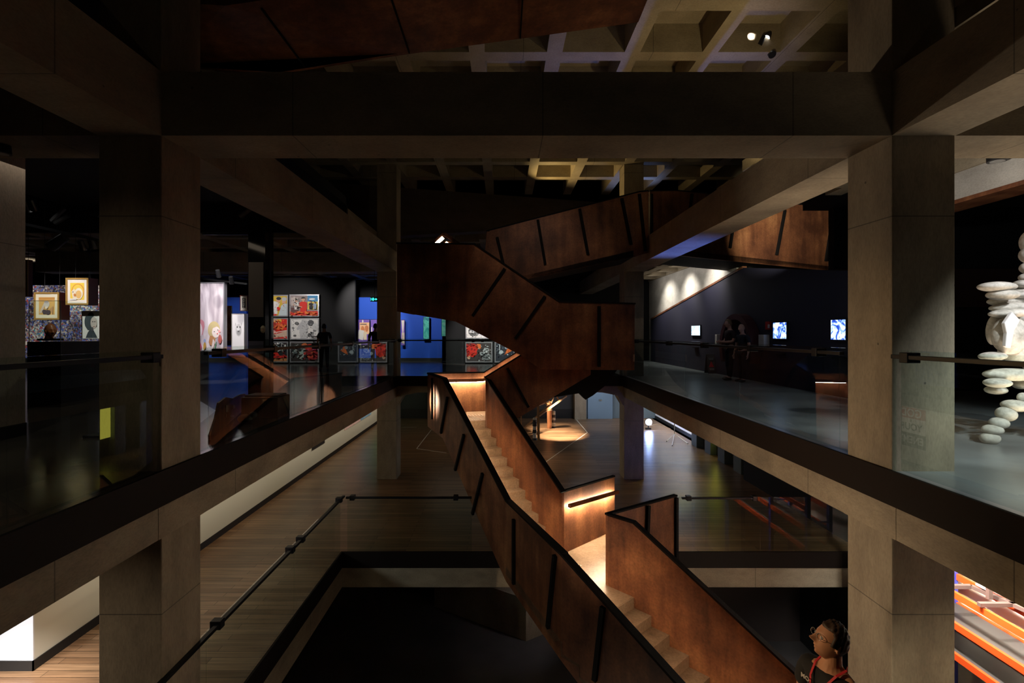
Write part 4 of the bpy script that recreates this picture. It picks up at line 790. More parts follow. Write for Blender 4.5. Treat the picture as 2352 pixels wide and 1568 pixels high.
art('ghost_panel', (532, 720, 562, 806), 14.0, 'white panel with the blurred grey face of a ghostly animal', 'artwork', (.66, .65, .65),
    [((.48, .47, .47), ellp(.55, .56, .24, .17)), ((.30, .3, .3), ellp(.56, .50, .16, .08)), ((.62, .62, .62), ellp(.52, .60, .13, .06)), ((.06, .06, .06), ellp(.46, .645, .06, .02)), ((.06, .06, .06), ellp(.68, .645, .06, .02)), ((.12, .12, .12), ellp(.56, .53, .08, .02)), ((.4, .4, .4), rectp(.3, .69, .33, .76)), ((.4, .4, .4), rectp(.78, .69, .81, .76))], plain('aluminium_edge', (.5, .48, .44), .4, .5), .012, .18)
art('framed_print', (552, 678, 569, 714), 13.0, 'small framed black ink figure on white paper, hung above the ghost panel', 'framed picture', (.72, .68, .6),
    [(BLK, rectp(.26, .18, .76, .84)), ((.62, .6, .54), blob(.5, .68, .14)), ((.62, .6, .54), blob(.5, .4, .12)), (BLK, ellp(.5, .66, .06, .04)), (BLK, ellp(.5, .4, .05, .05)), ((.6, .58, .52), rectp(.44, .2, .56, .26))], DKF, .012, .1)
m = MB(); m.box(P(518, 0, 23.9).x, P(571, 0, 23.9).x, 23.7, 23.8, .3, 2.6); m.build('blue_board', BLUEW, label='cobalt blue board glimpsed behind the ghost panel', cat='board')
art('framed_print', (79, 671, 137, 734), 12.0, 'gilt-framed orange collage of a masked figure, lower of the two hung frames', 'framed picture', (.68, .40, .12),
    [((.55, .26, .06), rectp(0, .86, 1, 1)), ((.60, .55, .50), blob(.5, .6, .2)), ((.40, .36, .36), blob(.5, .72, .15, sq=.5)), ((.62, .5, .4), [(.05, .1), (.3, .6), (.4, .5), (.2, .1)]), ((.07, .05, .06), blob(.38, .16, .15)), ((.07, .05, .06), blob(.62, .14, .15)), ((.5, .28, .12), [(.9, 0), (.95, .5), (.7, .3)]), ((.72, .62, .5), blob(.52, .42, .1))], GOLD, .04, .28, mount=(.74, .68, .52), wires=True)
art('framed_print', (152, 638, 204, 700), 12.0, 'gilt-framed yellow swirl picture of a face, upper of the two hung frames', 'framed picture', (.80, .56, .06),
    [((.70, .30, .04), ellp(.55, .5, .46, .46)), ((.80, .56, .08), ellp(.55, .48, .40, .42)), ((.82, .74, .6), ellp(.62, .36, .3, .34)), ((.75, .45, .15), ellp(.62, .32, .2, .24)), ((.78, .66, .5), [(.2, .1), (.12, .5), (.3, .66), (.45, .5), (.42, .05)]), ((.55, .2, .05), blob(.36, .28, .09)), (BLK, ellp(.24, .46, .04, .03)), (WHT, rectp(0, 0, .5, .08))], GOLD, .04, .28, mount=(.78, .72, .66), wires=True)
art('framed_print', (189, 714, 240, 778), 12.42, 'white print of a dark ink head with swept hair, beside the near left column', 'framed picture', (.66, .65, .62),
    [((.03, .04, .05), [(.15, .02), (.25, .22), (.36, .35), (.52, .3), (.66, .1), (.7, .02)]), ((.035, .05, .06), blob(.36, .62, .26, 13, sq=1.1)), ((.03, .045, .05), blob(.4, .85, .13, 9)), ((.48, .42, .38), ellp(.54, .58, .15, .22)), ((.04, .04, .05), ellp(.5, .62, .035, .02)), ((.04, .04, .05), ellp(.6, .62, .03, .02)), ((.25, .12, .1), ellp(.56, .44, .04, .015)), ((.06, .06, .07), rectp(.44, .28, .52, .42))], BLACK, .01, .22, wires=True)
art('framed_picture', (40, 596, 65, 681), 12.5, 'tall gilt frame seen edge-on past the left partition wall', 'framed picture', (.85, .28, .04), (), GOLD, .045, .12, wires=True)
m = MB(); m.box(P(613, 0, 11.2).x, P(613, 0, 11.2).x+.07, 11.2, 11.27, 0, 3.9); m.build('post_frame', BLACK, label='thin black frame post beside the mirrored pillar', cat='post')
# mirrored pillar, its reflections drawn as flat grey panels
x0, x1 = P(570, 0, 11.0).x, P(609, 0, 11.0).x
pl = thing('mirrored_pillar', ((x0+x1)/2, 11.2, 0), 'dark glossy pillar with painted pale grey reflections and a small white mask', 'pillar')
m = MB(); m.box(x0, x1, 11.0, 11.4, 0, BT); m.build('shaft', plain('black_gloss', (.012, .013, .016), .08), parent=pl)
for ya, yb, c in ((602, 728, (.20, .18, .17)), (783, 812, (.16, .16, .24)), (818, 845, (.07, .08, .11))):  # flat colour patches painted in as reflections on the shaft
    a, c_ = P(570, yb, 10.99), P(608, ya, 10.99); m = MB(); m.box(a.x+.01, c_.x-.03, 10.985, 10.999, a.z, c_.z); m.build('panel', colm(c, .35), parent=pl)
q = P(604, 756, 10.93); m = MB(); m.ell(q, (.055, .05, .085)); m.build('mask', plain('ivory', (.70, .62, .46), .5), parent=pl)
for dx in (-.02, .018):
    m = MB(); m.ell(q+V((dx, -.046, .012)), (.010, .01, .008)); m.build('eye_hole', BLACK, parent=pl)
# black plinth, glass case and bronze bust
x0, x1 = PZ(58, 935, 0).x, PZ(178, 928, 0).x
m = MB(); m.box(x0, x1, 9.1, 10.0, 0, 1.22); m.build('display_plinth', BLACK, label='large black display plinth in the left gallery', cat='plinth', bevel=.006)
gc = thing('glass_case', ((x0+x1)/2, 9.5, 1.22), 'clear glass case standing on the black display plinth', 'display case')
m = MB(); m.box(x0+.02, x1-.02, 9.12, 9.98, 1.235, 1.99); m.build('glass_cover', GLASS, parent=gc)
m = MB()
for x in (x0+.02, x1-.02): m.box(x-.004, x+.004, 9.115, 9.123, 1.22, 1.99)
m.box(x0+.02, x1-.02, 9.115, 9.123, 1.985, 1.993); m.build('edge', CHR, parent=gc)
bu = thing('bust', P(116, 778, 9.5), 'bronze-brown bald sculpted head looking right inside the glass case', 'sculpture')
BRZ = plain('bronze_skin', (.34, .13, .06), .35)
hc = P(116, 760, 9.5)
m = MB(); m.ell(hc, (.105, .092, .148), Matrix.Rotation(.5, 3, 'Z').inverted(), n=56, k=44, fn=head_fn); m.tube(hc+V((-.03, 0, -.18)), hc+V((-.02, 0, -.08)), .07, .06, 16); m.build('head', BRZ, parent=bu)
m = MB(); m.ell(hc+V((-.01, -.092, -.01)), (.022, .012, .034)); m.build('ear', BRZ, parent=bu)
m = MB(); m.box(hc.x-.17, hc.x+.17, 9.4, 9.6, 1.235, hc.z-.145); m.build('base', BLACK, parent=bu)
# low screen table, cut steel board, black cabinet and equipment near the left column
q = P(212, 1012, 6.3); sc_ = thing('touch_screen', q, 'slim violet touch screen lying flat on a low black stand', 'screen')
m = MB(); m.prism([P(189, 1004, 6.5), P(232, 991, 6.9), P(262, 1000, 6.9), P(232, 1038, 6.0)], (0, 0, -.03)); m.build('screen_body', BLACK, parent=sc_)
m = MB(); pts_ = [P(193, 1004, 6.48), P(231, 993, 6.86), P(258, 1001, 6.84), P(231, 1034, 6.04)]; m.add([p+V((0, 0, .003)) for p in pts_], [(0, 1, 2, 3)]); m.build('display', plain('violet_display', (0, 0, 0), .3, 0, (.16, .04, .62), 1.1), parent=sc_)
m = MB(); c_ = P(232, 1008, 6.5); m.box(c_.x-.04, c_.x+.04, 6.46, 6.54, 0.0, c_.z-.02); m.box(c_.x-.16, c_.x+.16, 6.4, 6.6, 0, .03); m.build('stand', BLACK, parent=sc_)
bd = thing('steel_board', PZ(520, 1040, 0), 'leaning rust-red steel board with ragged edges and cut-out letters behind the glass', 'sculpture')
zb = [(484, 1036), (483, 1000), (496, 960), (503, 925), (520, 912), (536, 915), (552, 906), (562, 904), (571, 910), (566, 940), (584, 945), (572, 958), (558, 968), (540, 985)]
m = MB(); A_ = V((-3.62, 5.85, 0)); B_ = V((-4.25, 7.6, 0)); m.prism([PP(x, y, A_, B_) for x, y in zb], (-.03, 0, 0)); m.build('plate', RUST, parent=bd)
for x, y, w2, h2 in ((520, 938, 5, 16), (536, 934, 5, 8), (532, 955, 9, 3), (543, 960, 7, 2), (518, 955, 2, 8)):
    m = MB(); m.prism([PP(x-w2/2, y+h2/2, A_, B_), PP(x+w2/2, y+h2/2, A_, B_), PP(x+w2/2, y-h2/2, A_, B_), PP(x-w2/2, y-h2/2, A_, B_)], (.012, 0, 0)); m.build('cut_letter', colm((.30, .22, .18)), parent=bd)
cb_ = V((-3.98, 8.05, 0)); m = MB(); m.box(cb_.x-.30, cb_.x+.30, cb_.y-.1, cb_.y+.35, 0, .33); m.box(cb_.x-.27, cb_.x+.27, cb_.y-.05, cb_.y+.3, .33, .36)
m.build('equipment_case', BLACK, label='low black equipment case on the gallery floor behind the glass', cat='case', bevel=.01)
m = MB(); q = V((-3.95, 7.45, 0)); m.ell(q+V((0, 0, .07)), (.11, .09, .07)); m.ell(q+V((.1, .05, .12)), (.06, .06, .05)); m.build('crumpled_cloth', colm((.05, .05, .055)), label='small dark crumpled bundle between steel board and black case', cat='cloth')
# exit sign
q = P(860, 687, 15.3); es = thing('exit_sign', q, 'small cyan-lit exit sign hanging in front of the far left column', 'sign')
m = MB(); m.box(q.x-.13, q.x+.10, 15.3, 15.33, q.z-.075, q.z+.075); m.build('box', BLACK, parent=es)
EM = plain('exit_sign_cyan', (0, 0, 0), .5, 0, (.05, .85, .75), 1.6)
m = MB(); Z = q.z; X = q.x-.115
m.box(X, X+.012, 15.29, 15.3, Z-.045, Z+.045); m.box(X+.05, X+.062, 15.29, 15.3, Z-.045, Z+.045); m.bar((X+.012, 15.295, Z+.03), (X+.05, 15.295, Z-.03), .008, .012, up=(0, 1, 0)); m.box(X+.07, X+.10, 15.29, 15.3, Z-.045, Z+.045)
m.box(X+.115, X+.16, 15.29, 15.3, Z-.012, Z+.012); m.prism([(X+.155, 15.29, Z+.04), (X+.205, 15.29, Z), (X+.155, 15.29, Z-.04)], (0, .01, 0)); m.build('lit_symbol', EM, parent=es)
m = MB(); m.tube((q.x, 15.31, q.z+.07), (q.x, 15.31, BB), .006, n=6); m.build('drop_rod', BLACK, parent=es)

# ================================================================== RIGHT GALLERY
for i, (y0, y1, za, zb_, lab) in enumerate(((17.9, 18.7, 1.30, 1.66, 'small glowing blue-white screen, hindmost on the midnight wall'), (12.45, 13.05, 1.24, 1.66, 'glowing blue screen showing craggy shapes, middle of the midnight wall'), (10.30, 10.75, 1.24, 1.67, 'glowing blue-white screen showing a pale cloud, beside the right column'))):
    t = thing('wall_screen', (7.27, (y0+y1)/2, za), lab, 'screen', 'screens on the midnight wall')
    m = MB(); m.box(7.255, 7.30, y0-.03, y1+.03, za-.03, zb_+.03); m.build('casing', BLACK, parent=t)
    m_, N, L, b_ = nt('screen_glow_%d' % i); g = N.new('ShaderNodeTexCoord'); n = N.new('ShaderNodeTexNoise'); n.inputs['Scale'].default_value = 5; n.inputs['Distortion'].default_value = 1.5; L.new(g.outputs['Object'], n.inputs['Vector'])
    r = ramp(N, [(.40, (.02, .06, .5)), (.48, (.2, .4, 1)), (.56, (.75, .88, 1))] if i != 0 else [(.3, (.35, .55, 1)), (.5, (.75, .88, 1))]); L.new(n.outputs['Fac'], r.inputs[0]); L.new(r.outputs[0], b_.inputs['Emission Color']); b_.inputs['Emission Strength'].default_value = 1.5; b_.inputs['Base Color'].default_value = (0, 0, 0, 1)
    m = MB(); m.box(7.25, 7.256, y0, y1, za, zb_); m.build('display', m_, parent=t)
    m = MB(); m.box(7.20, 7.30, (y0+y1)/2-.2, (y0+y1)/2+.2, .82, .86); m.build('ledge', BLACK, parent=t)
# arched steel portal on the midnight wall
m = MB(); n = 20; cy, cz, r0, r1 = 14.75, .95, .85, 1.02
ring = [(math.cos(math.pi*(i/n)*1.30-.45), math.sin(math.pi*(i/n)*1.30-.45)) for i in range(n+1)]
for (a, b_), (c, d) in zip(ring, ring[1:]):
    m.prism([(7.295, cy-r1*a, cz+r1*b_), (7.295, cy-r1*c, cz+r1*d), (7.295, cy-r0*c, cz+r0*d), (7.295, cy-r0*a, cz+r0*b_)], (-.28, 0, 0))
m.build('portal_ring', plain('maroon_steel', (.09, .03, .035), .5), label='dark maroon curved portal surround behind the two standing people', cat='portal')
for y, w_, lab in ((16.3, .07, 'white leaflet box on the wall, left of the curved portal'), (13.45, .14, 'white dispenser box on the wall, right of the curved portal')):
    m = MB(); m.box(7.14, 7.30, y-w_, y+w_, 1.02, 1.34); m.box(7.13, 7.142, y-w_*.4, y+w_*.2, 1.18, 1.30); m.build('wall_box', plain('white_enamel', (.6, .58, .55), .4), label=lab, cat='box', bevel=.01)
q = thing('call_point', (7.28, 13.0, 1.6), 'small red call point with a pale plate on the midnight wall', 'call point')
m = MB(); m.box(7.24, 7.30, 13.22, 13.42, 1.48, 1.70); m.build('red_box', plain('signal_red', (.45, .02, .02), .5), parent=q)
m = MB(); m.box(7.23, 7.24, 13.20, 13.28, 1.52, 1.62); m.build('plate', plain('pale_plate', (.5, .5, .5), .5), parent=q)
# folding floor sign
q = P(1631, 857, 16.8); q.z = 0; t = thing('floor_sign', q, 'dark folding floor sign with a red warning triangle', 'sign')
for s in (-1, 1):
    m = MB(); a = V((q.x-.13, q.y+s*.16, 0)); m.prism([a, a+V((.26, 0, 0)), a+V((.26, -s*.14, .66)), a+V((0, -s*.14, .66))], (0, .012, 0)); m.build('board', plain('dark_grey_plastic', (.06, .06, .065), .6), parent=t)
m = MB(); m.add([(q.x-.09, q.y-.115, .22), (q.x+.09, q.y-.115, .22), (q.x, q.y-.08, .42)], [(0, 1, 2)]); m.build('triangle', plain('warning_red', (.7, .03, .06), .5), parent=t)
for z in (.12, .16, .47, .51):
    m = MB(); y_ = q.y-.16+z*.212-.008; m.box(q.x-.08, q.x+.08, y_-.004, y_, z, z+.02); m.build('text_line', colm((.5, .5, .5)), parent=t)
# pebble-stack giant on the right
SM = corten('pale_stone', (.36, .35, .31), (.56, .54, .49), (.68, .66, .60), .7, 5); SM.node_tree.nodes['Principled BSDF'].inputs['Metallic'].default_value = 0
fg = thing('stone_figure', PZ(2274, 1018, 0), 'tall pale sculpture of a figure stacked from rounded pebbles, crouching on the gallery floor', 'sculpture')
stones = [(2273.7, 1006, 20, 14, 0), (2280, 986.8, 21, 12, 0), (2294.4, 971.3, 20, 13, 0), (2311, 950.6, 21, 16, .2), (2333, 931.6, 28, 13, .1), (2349, 912.7, 11, 11, 0), (2366, 925, 20, 16, 0),
 (2287.5, 895.5, 22, 9.6, 0), (2291, 879, 27, 10.5, 0), (2325, 860, 66, 14, .02), (2344, 883, 16, 10, 0), (2280, 818, 27, 10, -.05), (2305, 795, 9, 26, .35), (2283, 757, 15, 34, .1), (2320, 770, 38, 42, 0), (2345, 800, 40, 40, 0), (2355, 760, 30, 45, 0),
 (2322, 719, 48, 10.5, -.05), (2324, 705.5, 48, 11, -.05), (2320, 690.5, 49, 11.5, -.05), (2303, 677, 32, 12, 0), (2342, 678, 32, 9, 0), (2338, 668, 22, 8, 0), (2290, 658.5, 41, 11.4, 0), (2350, 652, 20, 9, 0), (2356, 637, 14, 9, 0), (2366, 615, 20, 14, 0), (2370, 585, 24, 20, 0), (2366, 556, 20, 26, 0),
 (2415, 960, 26, 22, 0), (2420, 1000, 26, 18, 0), (2400, 925, 30, 20, 0), (2390, 880, 40, 22, 0), (2395, 830, 42, 40, 0)]
for i, (x, y, rx, ry, rot) in enumerate(stones):
    Yd = 6.1+(.12*math.sin(i*2.1) if i > 6 else 0)+(.25 if x > 2360 else 0)
    k = Yd/F; m = MB(); m.ell(P(x, y, Yd), (rx*k, min(rx, 30)*k*.85, ry*k*1.04), Matrix.Rotation(rot, 3, 'Y'), 24, 14); m.build('stone', SM, parent=fg)
m = MB(); q = P(2318, 760, 5.86)
dr = [(2308, 742), (2326, 716), (2344, 735), (2330, 760), (2322, 800), (2310, 795), (2313, 765)]
m.prism([P(x, y, 5.84) for x, y in dr], (0, .05, 0)); m.build('white_fold', plain('white_plaster', (.72, .69, .70), .6), parent=fg, bevel=.01)
# track lights
def track_head(par, loc, d, r=.05, l=.16, lit=True, col=(1, .97, .92)):
    loc = V(loc); d = V(d).normalized(); m = MB(); m.tube(loc-d*l, loc, r*.85, r, 16); h = m.build('lamp_head', BLACK, parent=par)
    if lit:
        m = MB(); m.tube(loc+d*.001, loc+d*.004, r*.78, r*.78, 16); m.build('lens', plain('lit_lens', (0, 0, 0), .4, 0, col, 14), parent=h)
tk = thing('track_light', P(1770, 60, 9.6), 'black ceiling track fitting with several spotlights under the high coffers', 'track light')
def tb(a, b, Y, wd=.05): m = MB(); m.bar(P(*a, Y), P(*b, Y), wd, wd); m.build('track', BLACK, parent=tk)
tb((1685, 76), (1724, 32), 9.6); tb((1685, 80), (1740, 80), 9.6); tb((1790, 30), (1758, 78), 9.5, .12); tb((1768, 75), (1771, 112), 9.5, .07); tb((1789, 62), (1790, 95), 9.5, .02); tb((1793, 98), (1776, 112), 9.5, .11)
tb((1800, 5), (1795, 30), 9.5, .06); tb((1724, 32), (1722, 10), 9.6, .03)
track_head(tk, P(1806, 66, 9.4), (.35, -.75, -.55), .085, .22)
track_head(tk, P(1760, 88, 9.4), (-.5, -.3, -.8), .075, .2, True, (.8, .75, .7))
track_head(tk, P(1744, 104, 9.4), (-.5, .1, -1), .05, .18, False)
track_head(tk, P(1774, 126, 9.4), (0, -.6, -.8), .07, .2, False)
lw = spot(P(1716, 84, 9.45)+V((0, -.15, -.05)), P(1720, 118, 9.75)+V((0, 0, .1)), 26, 62, WHITE, .03, .5)
for lab, segs, heads in (('long black lighting track slung below the left gallery ceiling', [((60, 449), (228, 496), 9.0), ((60, 515), (228, 552), 9.0), ((148, 478), (118, 508), 9.0), ((158, 495), (126, 513), 9.0)], [((66, 486), 8.9, 1), ((80, 483), 8.9, 1), ((192, 574), 9.5, 1), ((215, 571), 9.6, 1), ((115, 568), 8.5, 0)]),
                         ('short black lighting track above the ghost panel', [((466, 537), (570, 537), 11.5), ((466, 640), (568, 652), 13.5)], [((503, 636), 12.8, 1), ((533, 651), 13.0, 1), ((549, 495), 10.5, 0)])):
    tt = thing('track_light', P(*segs[0][0], segs[0][2]), lab, 'track light')
    for a, c, Y in segs: m = MB(); m.bar(P(*a, Y), P(*c, Y), .05, .05); m.build('track', BLACK, parent=tt)
    for (x, y), Y, li in heads: track_head(tt, P(x, y, Y), (-.1, .5, -.8) if li else (-.6, -.1, -.5), .06 if li else .09, .2 if li else .3, bool(li))
sp = thing('surface_spotlight', P(2292, 356, 7.3), 'small round black ceiling spotlight above the pebble figure', 'spotlight')
m = MB(); q = P(2291, 358, 7.1); q.z = BT; m.tube(q, q+V((0, 0, -.10)), .12, .12, 20); m.build('housing', BLACK, parent=sp)
m = MB(); m.tube(q+V((0, 0, -.101)), q+V((0, 0, -.106)), .085, .085, 20); m.build('lens', plain('dim_lens', (.4, .38, .35), .4), parent=sp)
sp = thing('surface_spotlight', P(5, 345, 5.0), 'round black spotlight under the near beam at the left partition', 'spotlight')
q = P(3, 340, 5.1); q.z = BB; m = MB(); m.tube(q, q+V((0, 0, -.09)), .075, .085, 20); m.build('housing', BLACK, parent=sp); m = MB(); m.tube(q+V((0, 0, -.091)), q+V((0, 0, -.095)), .06, .06, 20); m.build('lens', plain('dim_lens', (.4, .38, .35), .4), parent=sp)

# ================================================================== PEOPLE
def skin_mesh(pts, edges, sub=2):
    """one continuous surface grown round a skeleton; pts = [(co, radius_x, radius_y)], root = 0"""
    me = bpy.data.meshes.new('tmp'); me.from_pydata([p[0] for p in pts], edges, []); o = bpy.data.objects.new('tmp', me); C.objects.link(o)
    md = o.modifiers.new('s', 'SKIN'); md.use_smooth_shade = True; md.branch_smoothing = .6
    for i, v in enumerate(me.skin_vertices[0].data): v.radius = pts[i][1:3]; v.use_root = (i == 0)
    ss = o.modifiers.new('u', 'SUBSURF'); ss.levels = sub; ss.render_levels = sub
    bpy.context.view_layer.update(); dg = bpy.context.evaluated_depsgraph_get()
    r = bpy.data.meshes.new_from_object(o.evaluated_get(dg)); bpy.data.objects.remove(o); bpy.data.meshes.remove(me); return r
def chain(pts, edges, start, seq):
    k = start
    for co, rx, ry in seq:
        pts.append((V(co), rx, ry)); edges.append((k, len(pts)-1)); k = len(pts)-1
    return k
def hand(pts, edges, wrist, d, nrm, side, s=1.0, curl=.35):
    """palm, four bent fingers of different lengths and a thumb from the side of the palm"""
    d = V(d).normalized(); n = V(nrm).normalized(); a = d.cross(n).normalized()*side; w0 = pts[wrist][0]
    pc = chain(pts, edges, wrist, [(w0+d*.045*s, .034*s, .016*s)])
    for i, (off, L_) in enumerate(((-.030, .072), (-.010, .082), (.010, .076), (.029, .060))):
        b0 = w0+d*.088*s+a*off*s; dd = (d+n*curl).normalized(); de = (d+n*curl*2.6).normalized()
        chain(pts, edges, pc, [(b0, .0095*s, .0095*s), (b0+dd*L_*.5*s, .0085*s, .0085*s), (b0+dd*L_*.5*s+de*L_*.5*s, .007*s, .007*s)])
    t0 = w0+d*.03*s-a*.03*s
    chain(pts, edges, pc, [(t0, .012*s, .012*s), (t0+(d-a*.8).normalized()*.035*s+n*.008, .0105*s, .0105*s), (t0+(d*1.2-a*.5).normalized()*.065*s+n*.018, .0085*s, .0085*s)])
def person(label, base, yaw, h=1.75, pose='stand', shirt=(.01, .01, .012), trousers=(.012, .012, .018), skin=SKIN, hair=HAIRD, headdir=None, detail=False, hands_fwd=False):
    """base = point between the feet; yaw = direction the chest faces (0 = +x); one continuous body, clothing and hair as children"""
    t = thing('person', base, label, 'person'); s = h/1.75; M = Matrix.Translation(V(base)) @ Matrix.Rotation(yaw, 4, 'Z')
    L = lambda x, y, z: M @ V((x*s, y*s, z*s))
    pts = [(L(0, 0, .95), .145*s, .11*s)]; E = []
    k = chain(pts, E, 0, [(L(0, 0, 1.10), .135*s, .10*s), (L(.01, 0, 1.27), .155*s, .115*s), (L(0, 0, 1.40), .13*s, .09*s), (L(.0, 0, 1.475), .062*s, .06*s), (L(.02, 0, 1.55), .058*s, .058*s)])
    chest = 3; neck = k
    hips = []
    for sd in (1, -1):
        f = .07 if sd == 1 else -.03
        chain(pts, E, 0, [(L(0, .09*sd, .88), .092*s, .088*s), (L(.01+f*.3, .10*sd, .50), .062*s, .06*s), (L(.0+f*.6, .105*sd, .28), .055*s, .055*s), (L(-.02+f, .11*sd, .09), .038*s, .038*s), (L(.06+f, .12*sd, .04), .042*s, .034*s), (L(.16+f, .125*sd, .03), .036*s, .024*s)])
    arms = {}
    for sd in (1, -1):
        if hands_fwd:
            seq = [(L(0, .165*sd, 1.40), .062*s, .06*s), (L(-.02, .215*sd, 1.26), .05*s, .05*s), (L(.03, .235*sd, 1.12), .043*s, .043*s), (L(.20, .12*sd, 1.10), .034*s, .034*s), (L(.27, .05*sd, 1.11), .026*s, .024*s)]
            dr, nr = M.to_3x3() @ V((.75, -.55*sd, 0)), M.to_3x3() @ V((0, -sd, -.3))
        else:
            seq = [(L(0, .165*sd, 1.40), .062*s, .06*s), (L(-.01, .215*sd, 1.25), .05*s, .05*s), (L(-.02, .245*sd, 1.10), .043*s, .043*s), (L(.03, .26*sd, .97), .035*s, .035*s), (L(.07, .265*sd, .84), .026*s, .024*s)]
            dr, nr = M.to_3x3() @ V((.15, 0, -1)), M.to_3x3() @ V((.3, -sd, 0))
        wst = chain(pts, E, chest, seq); hand(pts, E, wst, dr, nr, sd, s*1.0)
    body = skin_mesh(pts, E)
    # head joined to the neck and fused by a fine remesh
    hd = V(headdir) if headdir else M.to_3x3() @ V((1, 0, 0)); hd.normalize()
    yax = V((0, 0, 1)).cross(hd).normalized(); zax = hd.cross(yax); R = Matrix((hd, yax, zax)).transposed()
    hc = L(.02, 0, 1.55)+zax*.085*s+hd*.028*s
    rr = (.098*s, .078*s, .122*s); m = MB(); m.ell(hc, rr, R, 64 if detail else 32, 52 if detail else 26, fn=head_fn)
    m.tube(L(0, 0, 1.44), hc-zax*.04*s-hd*.03*s, .058*s, .052*s, 20)
    for sd in (1, -1):
        m.ell(hc+yax*sd*.076*s-hd*.012*s-zax*.008*s, (.020*s, .010*s, .032*s), R @ Matrix.Rotation(.35*sd, 3, 'Z'), 14, 10)
    b = bmesh.new(); b.from_mesh(body)
    hm = bpy.data.meshes.new('h'); hm.from_pydata(m.v, [], m.f); b.from_mesh(hm); me = bpy.data.meshes.new('body'); b.to_mesh(me); b.free()
    o = bpy.data.objects.new('body', me); C.objects.link(o); rm = o.modifiers.new('fuse', 'REMESH'); rm.mode = 'VOXEL'; rm.voxel_size = (.0042 if detail else .011)*s; rm.use_smooth_shade = True
    sm_ = o.modifiers.new('sm', 'SMOOTH'); sm_.iterations = 2 if detail else 1; sm_.factor = .5
    bpy.context.view_layer.update(); me2 = bpy.data.meshes.new_from_object(o.evaluated_get(bpy.context.evaluated_depsgraph_get())); o.modifiers.clear(); o.data = me2; me2.materials.clear(); me2.materials.append(skin); o.parent = t; o.matrix_parent_inverse = t.matrix_basis.inverted()
    def cloth(name, seqs, root, mat, sub=2):
        P2 = [root]; E2 = []
        for st_, sq in seqs: chain(P2, E2, st_, sq)
        q = skin_mesh(P2, E2, sub); q.materials.clear(); q.materials.append(mat); c = bpy.data.objects.new(name, q); C.objects.link(c); c.parent = t; c.matrix_parent_inverse = t.matrix_basis.inverted(); return c
    g = .013*s
    sl = []
    for sd in (1, -1):
        sl.append((2, [(L(0, .17*sd, 1.405), .073*s, .07*s), (L(-.012, .218*sd, 1.26), .066*s, .064*s), (L(-.018 if not hands_fwd else .0, .232*sd, 1.19), .064*s, .062*s)]))
    cloth('t_shirt', [(0, [(L(0, 0, 1.10), .135*s+g, .10*s+g), (L(.01, 0, 1.27), .155*s+g, .115*s+g), (L(0, 0, 1.40), .13*s+g, .09*s+g), (L(.0, 0, 1.452), .078*s, .074*s)])]+[(3, a[1]) for a in sl], (L(0, 0, .93), .148*s+g, .112*s+g), plain('fabric_%d_%d' % (int(shirt[0]*999), int(shirt[2]*999)), shirt, .85))
    cloth('trousers', [(0, [(L(0, .09*sd, .88), .105*s, .10*s), (L(.01+f*.3, .10*sd, .50), .078*s, .075*s), (L(.0+f*.6, .105*sd, .28), .068*s, .066*s), (L(-.02+f, .11*sd, .075), .056*s, .055*s)]) for sd, f in ((1, .07), (-1, -.03))], (L(0, 0, .97), .150*s, .118*s), plain('trouser_cloth', trousers, .85))
    for sd, f in ((1, .07), (-1, -.03)):
        m = MB(); m.ell(L(.07+f, .12*sd, .04), (.135*s, .05*s, .042*s), M.to_3x3(), 20, 12); m.build('shoe', plain('dark_shoe', (.02, .02, .022), .4), parent=t)
    # hair: a shell over the skull, open towards the face
    def hair_fn(q):
        v = head_fn(q); wv = 1+.035*math.sin(9*q.y+4*q.z)+.025*math.sin(23*q.x+5*q.z)+.02*math.sin(31*q.y-9*q.x)
        low = q.z < -.30-.25*(-q.x) or (q.x > .42 and q.z < .55) or (q.x > .05 and q.z < -.12)
        return v*(.93 if low else 1.085*wv)
    m = MB(); m.ell(hc, rr, R, 64 if detail else 28, 44 if detail else 22, fn=hair_fn); m.build('hair', hair, parent=t)
    for sd in (1, -1):
        m = MB(); m.ell(hc+hd*.079*s+yax*sd*.030*s+zax*.006*s, (.012*s, .013*s, .010*s), R, 14, 10); m.build('eye', plain('eye_white', (.55, .52, .5), .3), parent=t)
    return t, hc, R, s, M
# visitor on the landing below the right column, looking up to the left
pz = V((2.18, 3.22, -2.30)); ydir = math.radians(196)
tp, hc, R, s_, M_ = person('dark-haired person in glasses, black t-shirt and red lanyard, looking up across the stair', pz, ydir, 1.76, headdir=(-.90, .06, .36), detail=True, shirt=(.008, .008, .009))
hd, yax, zax = R.col[0], R.col[1], R.col[2]
GL = plain('glasses_metal', (.5, .48, .45), .25, .8); m = MB()
for sd in (1, -1):
    c0 = hc+hd*.102+yax*sd*.033+zax*.006; n = 18
    ringp = [c0+yax*.024*math.cos(2*math.pi*i/n)+zax*.019*math.sin(2*math.pi*i/n) for i in range(n)]
    for a, b_ in zip(ringp, ringp[1:]+ringp[:1]): m.tube(a, b_, .0017, n=6)
    m.tube(c0+yax*sd*.024, hc+yax*sd*.082-hd*.01+zax*.008, .0016, n=6)
m.tube(hc+hd*.106+yax*.009+zax*.008, hc+hd*.106-yax*.009+zax*.008, .0016, n=6); m.build('glasses', GL, parent=tp)
LANY = plain('red_lanyard', (.60, .03, .04), .6)
Lp = lambda x, y, z: M_ @ V((x*s_, y*s_, z*s_))
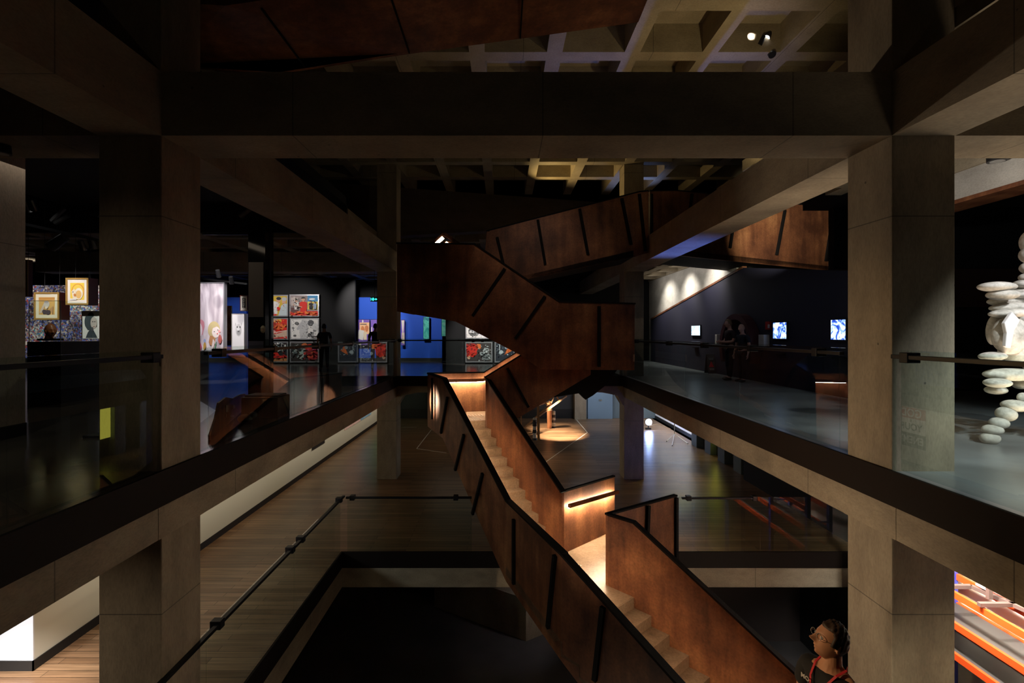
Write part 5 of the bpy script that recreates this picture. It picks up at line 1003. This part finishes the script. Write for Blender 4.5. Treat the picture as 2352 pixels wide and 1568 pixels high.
for sd in (1, -1):
    m = MB(); pp = [(-.075, .045*sd, 1.475), (-.02, .085*sd, 1.490), (.055, .075*sd, 1.462), (.118, .055*sd, 1.40), (.150, .03*sd, 1.30), (.150, .006*sd, 1.16)]
    for a, b_ in zip(pp, pp[1:]): m.bar(Lp(*a), Lp(*b_), .014, .004, up=M_.to_3x3() @ V((1, 0, .2)))
    m.build('lanyard', LANY, parent=tp)
m = MB(); m.bar(Lp(.150, 0, 1.16), Lp(.150, 0, 1.06), .07, .004, up=M_.to_3x3() @ V((1, 0, 0))); m.build('badge', colm((.6, .6, .58)), parent=tp)
TXT = plain('shirt_print', (.55, .53, .5), .8); rgt = M_.to_3x3() @ V((0, 1, 0)); upv = V((0, 0, 1))
for tx, z, sz, dy in (('MO', 1.375, .040, -.072), ('AN SM', 1.355, .036, .085), ('21.1.', 1.295, .034, -.06)):
    text_mesh(tx, sz*s_, TXT, frameM(Lp(.146, dy*1.0, z), rgt, upv), 'shirt_lettering', tp, .001)
pf = MB(); pf.box(1.6, 2.8, 2.7, 3.8, -2.49, -2.31); pf.build('steel_platform', RUST, label='small rust steel platform under the visitor wearing a red lanyard', cat='platform')
pf = MB(); pf.box(2.1, 2.3, 3.2, 3.4, LL, -2.49); pf.build('platform_post', RUST, parent=None, label='square steel post carrying the visitor platform', cat='post')
# people in the galleries
SK2 = plain('skin_fair', (.55, .30, .22), .6); HR2 = plain('sandy_hair', (.22, .14, .07), .7)
person('person in dark clothes with sandy hair, hands clasped in front, before the curved portal', (6.72, 14.4, 0), math.radians(183), 1.78, hands_fwd=True, skin=SK2, hair=HR2, shirt=(.03, .012, .014))
person('person in black standing close behind the sandy-haired one', (6.80, 13.8, 0), math.radians(200), 1.62, skin=SK2, hair=plain('bald_skin', (.5, .28, .2), .5), shirt=(.012, .012, .02))
person('person in black in front of the silver-framed pictures, dark silhouette', V((P(745, 0, 18.2).x, 18.2, 0)), math.radians(120), 1.72, shirt=(.02, .02, .022))
person('person in dark clothes beside the far left column, facing the blue wall', V((P(862, 0, 18.6).x, 18.6, 0)), math.radians(100), 1.74, shirt=(.022, .014, .02), skin=SK2)

# glowing panel on the side wall of the lower hall (its streak shows on the timber floor)
gp = MB(); gp.box(8.14, 8.19, 17.98, 18.67, -2.6, -0.9); gp.build('glowing_panel', plain('yellow_glow', (0, 0, 0), .5, 0, (.85, .80, .10), 2.6), label='yellow-green glowing panel on the lower side wall, seen as a streak on the floor', cat='light panel')
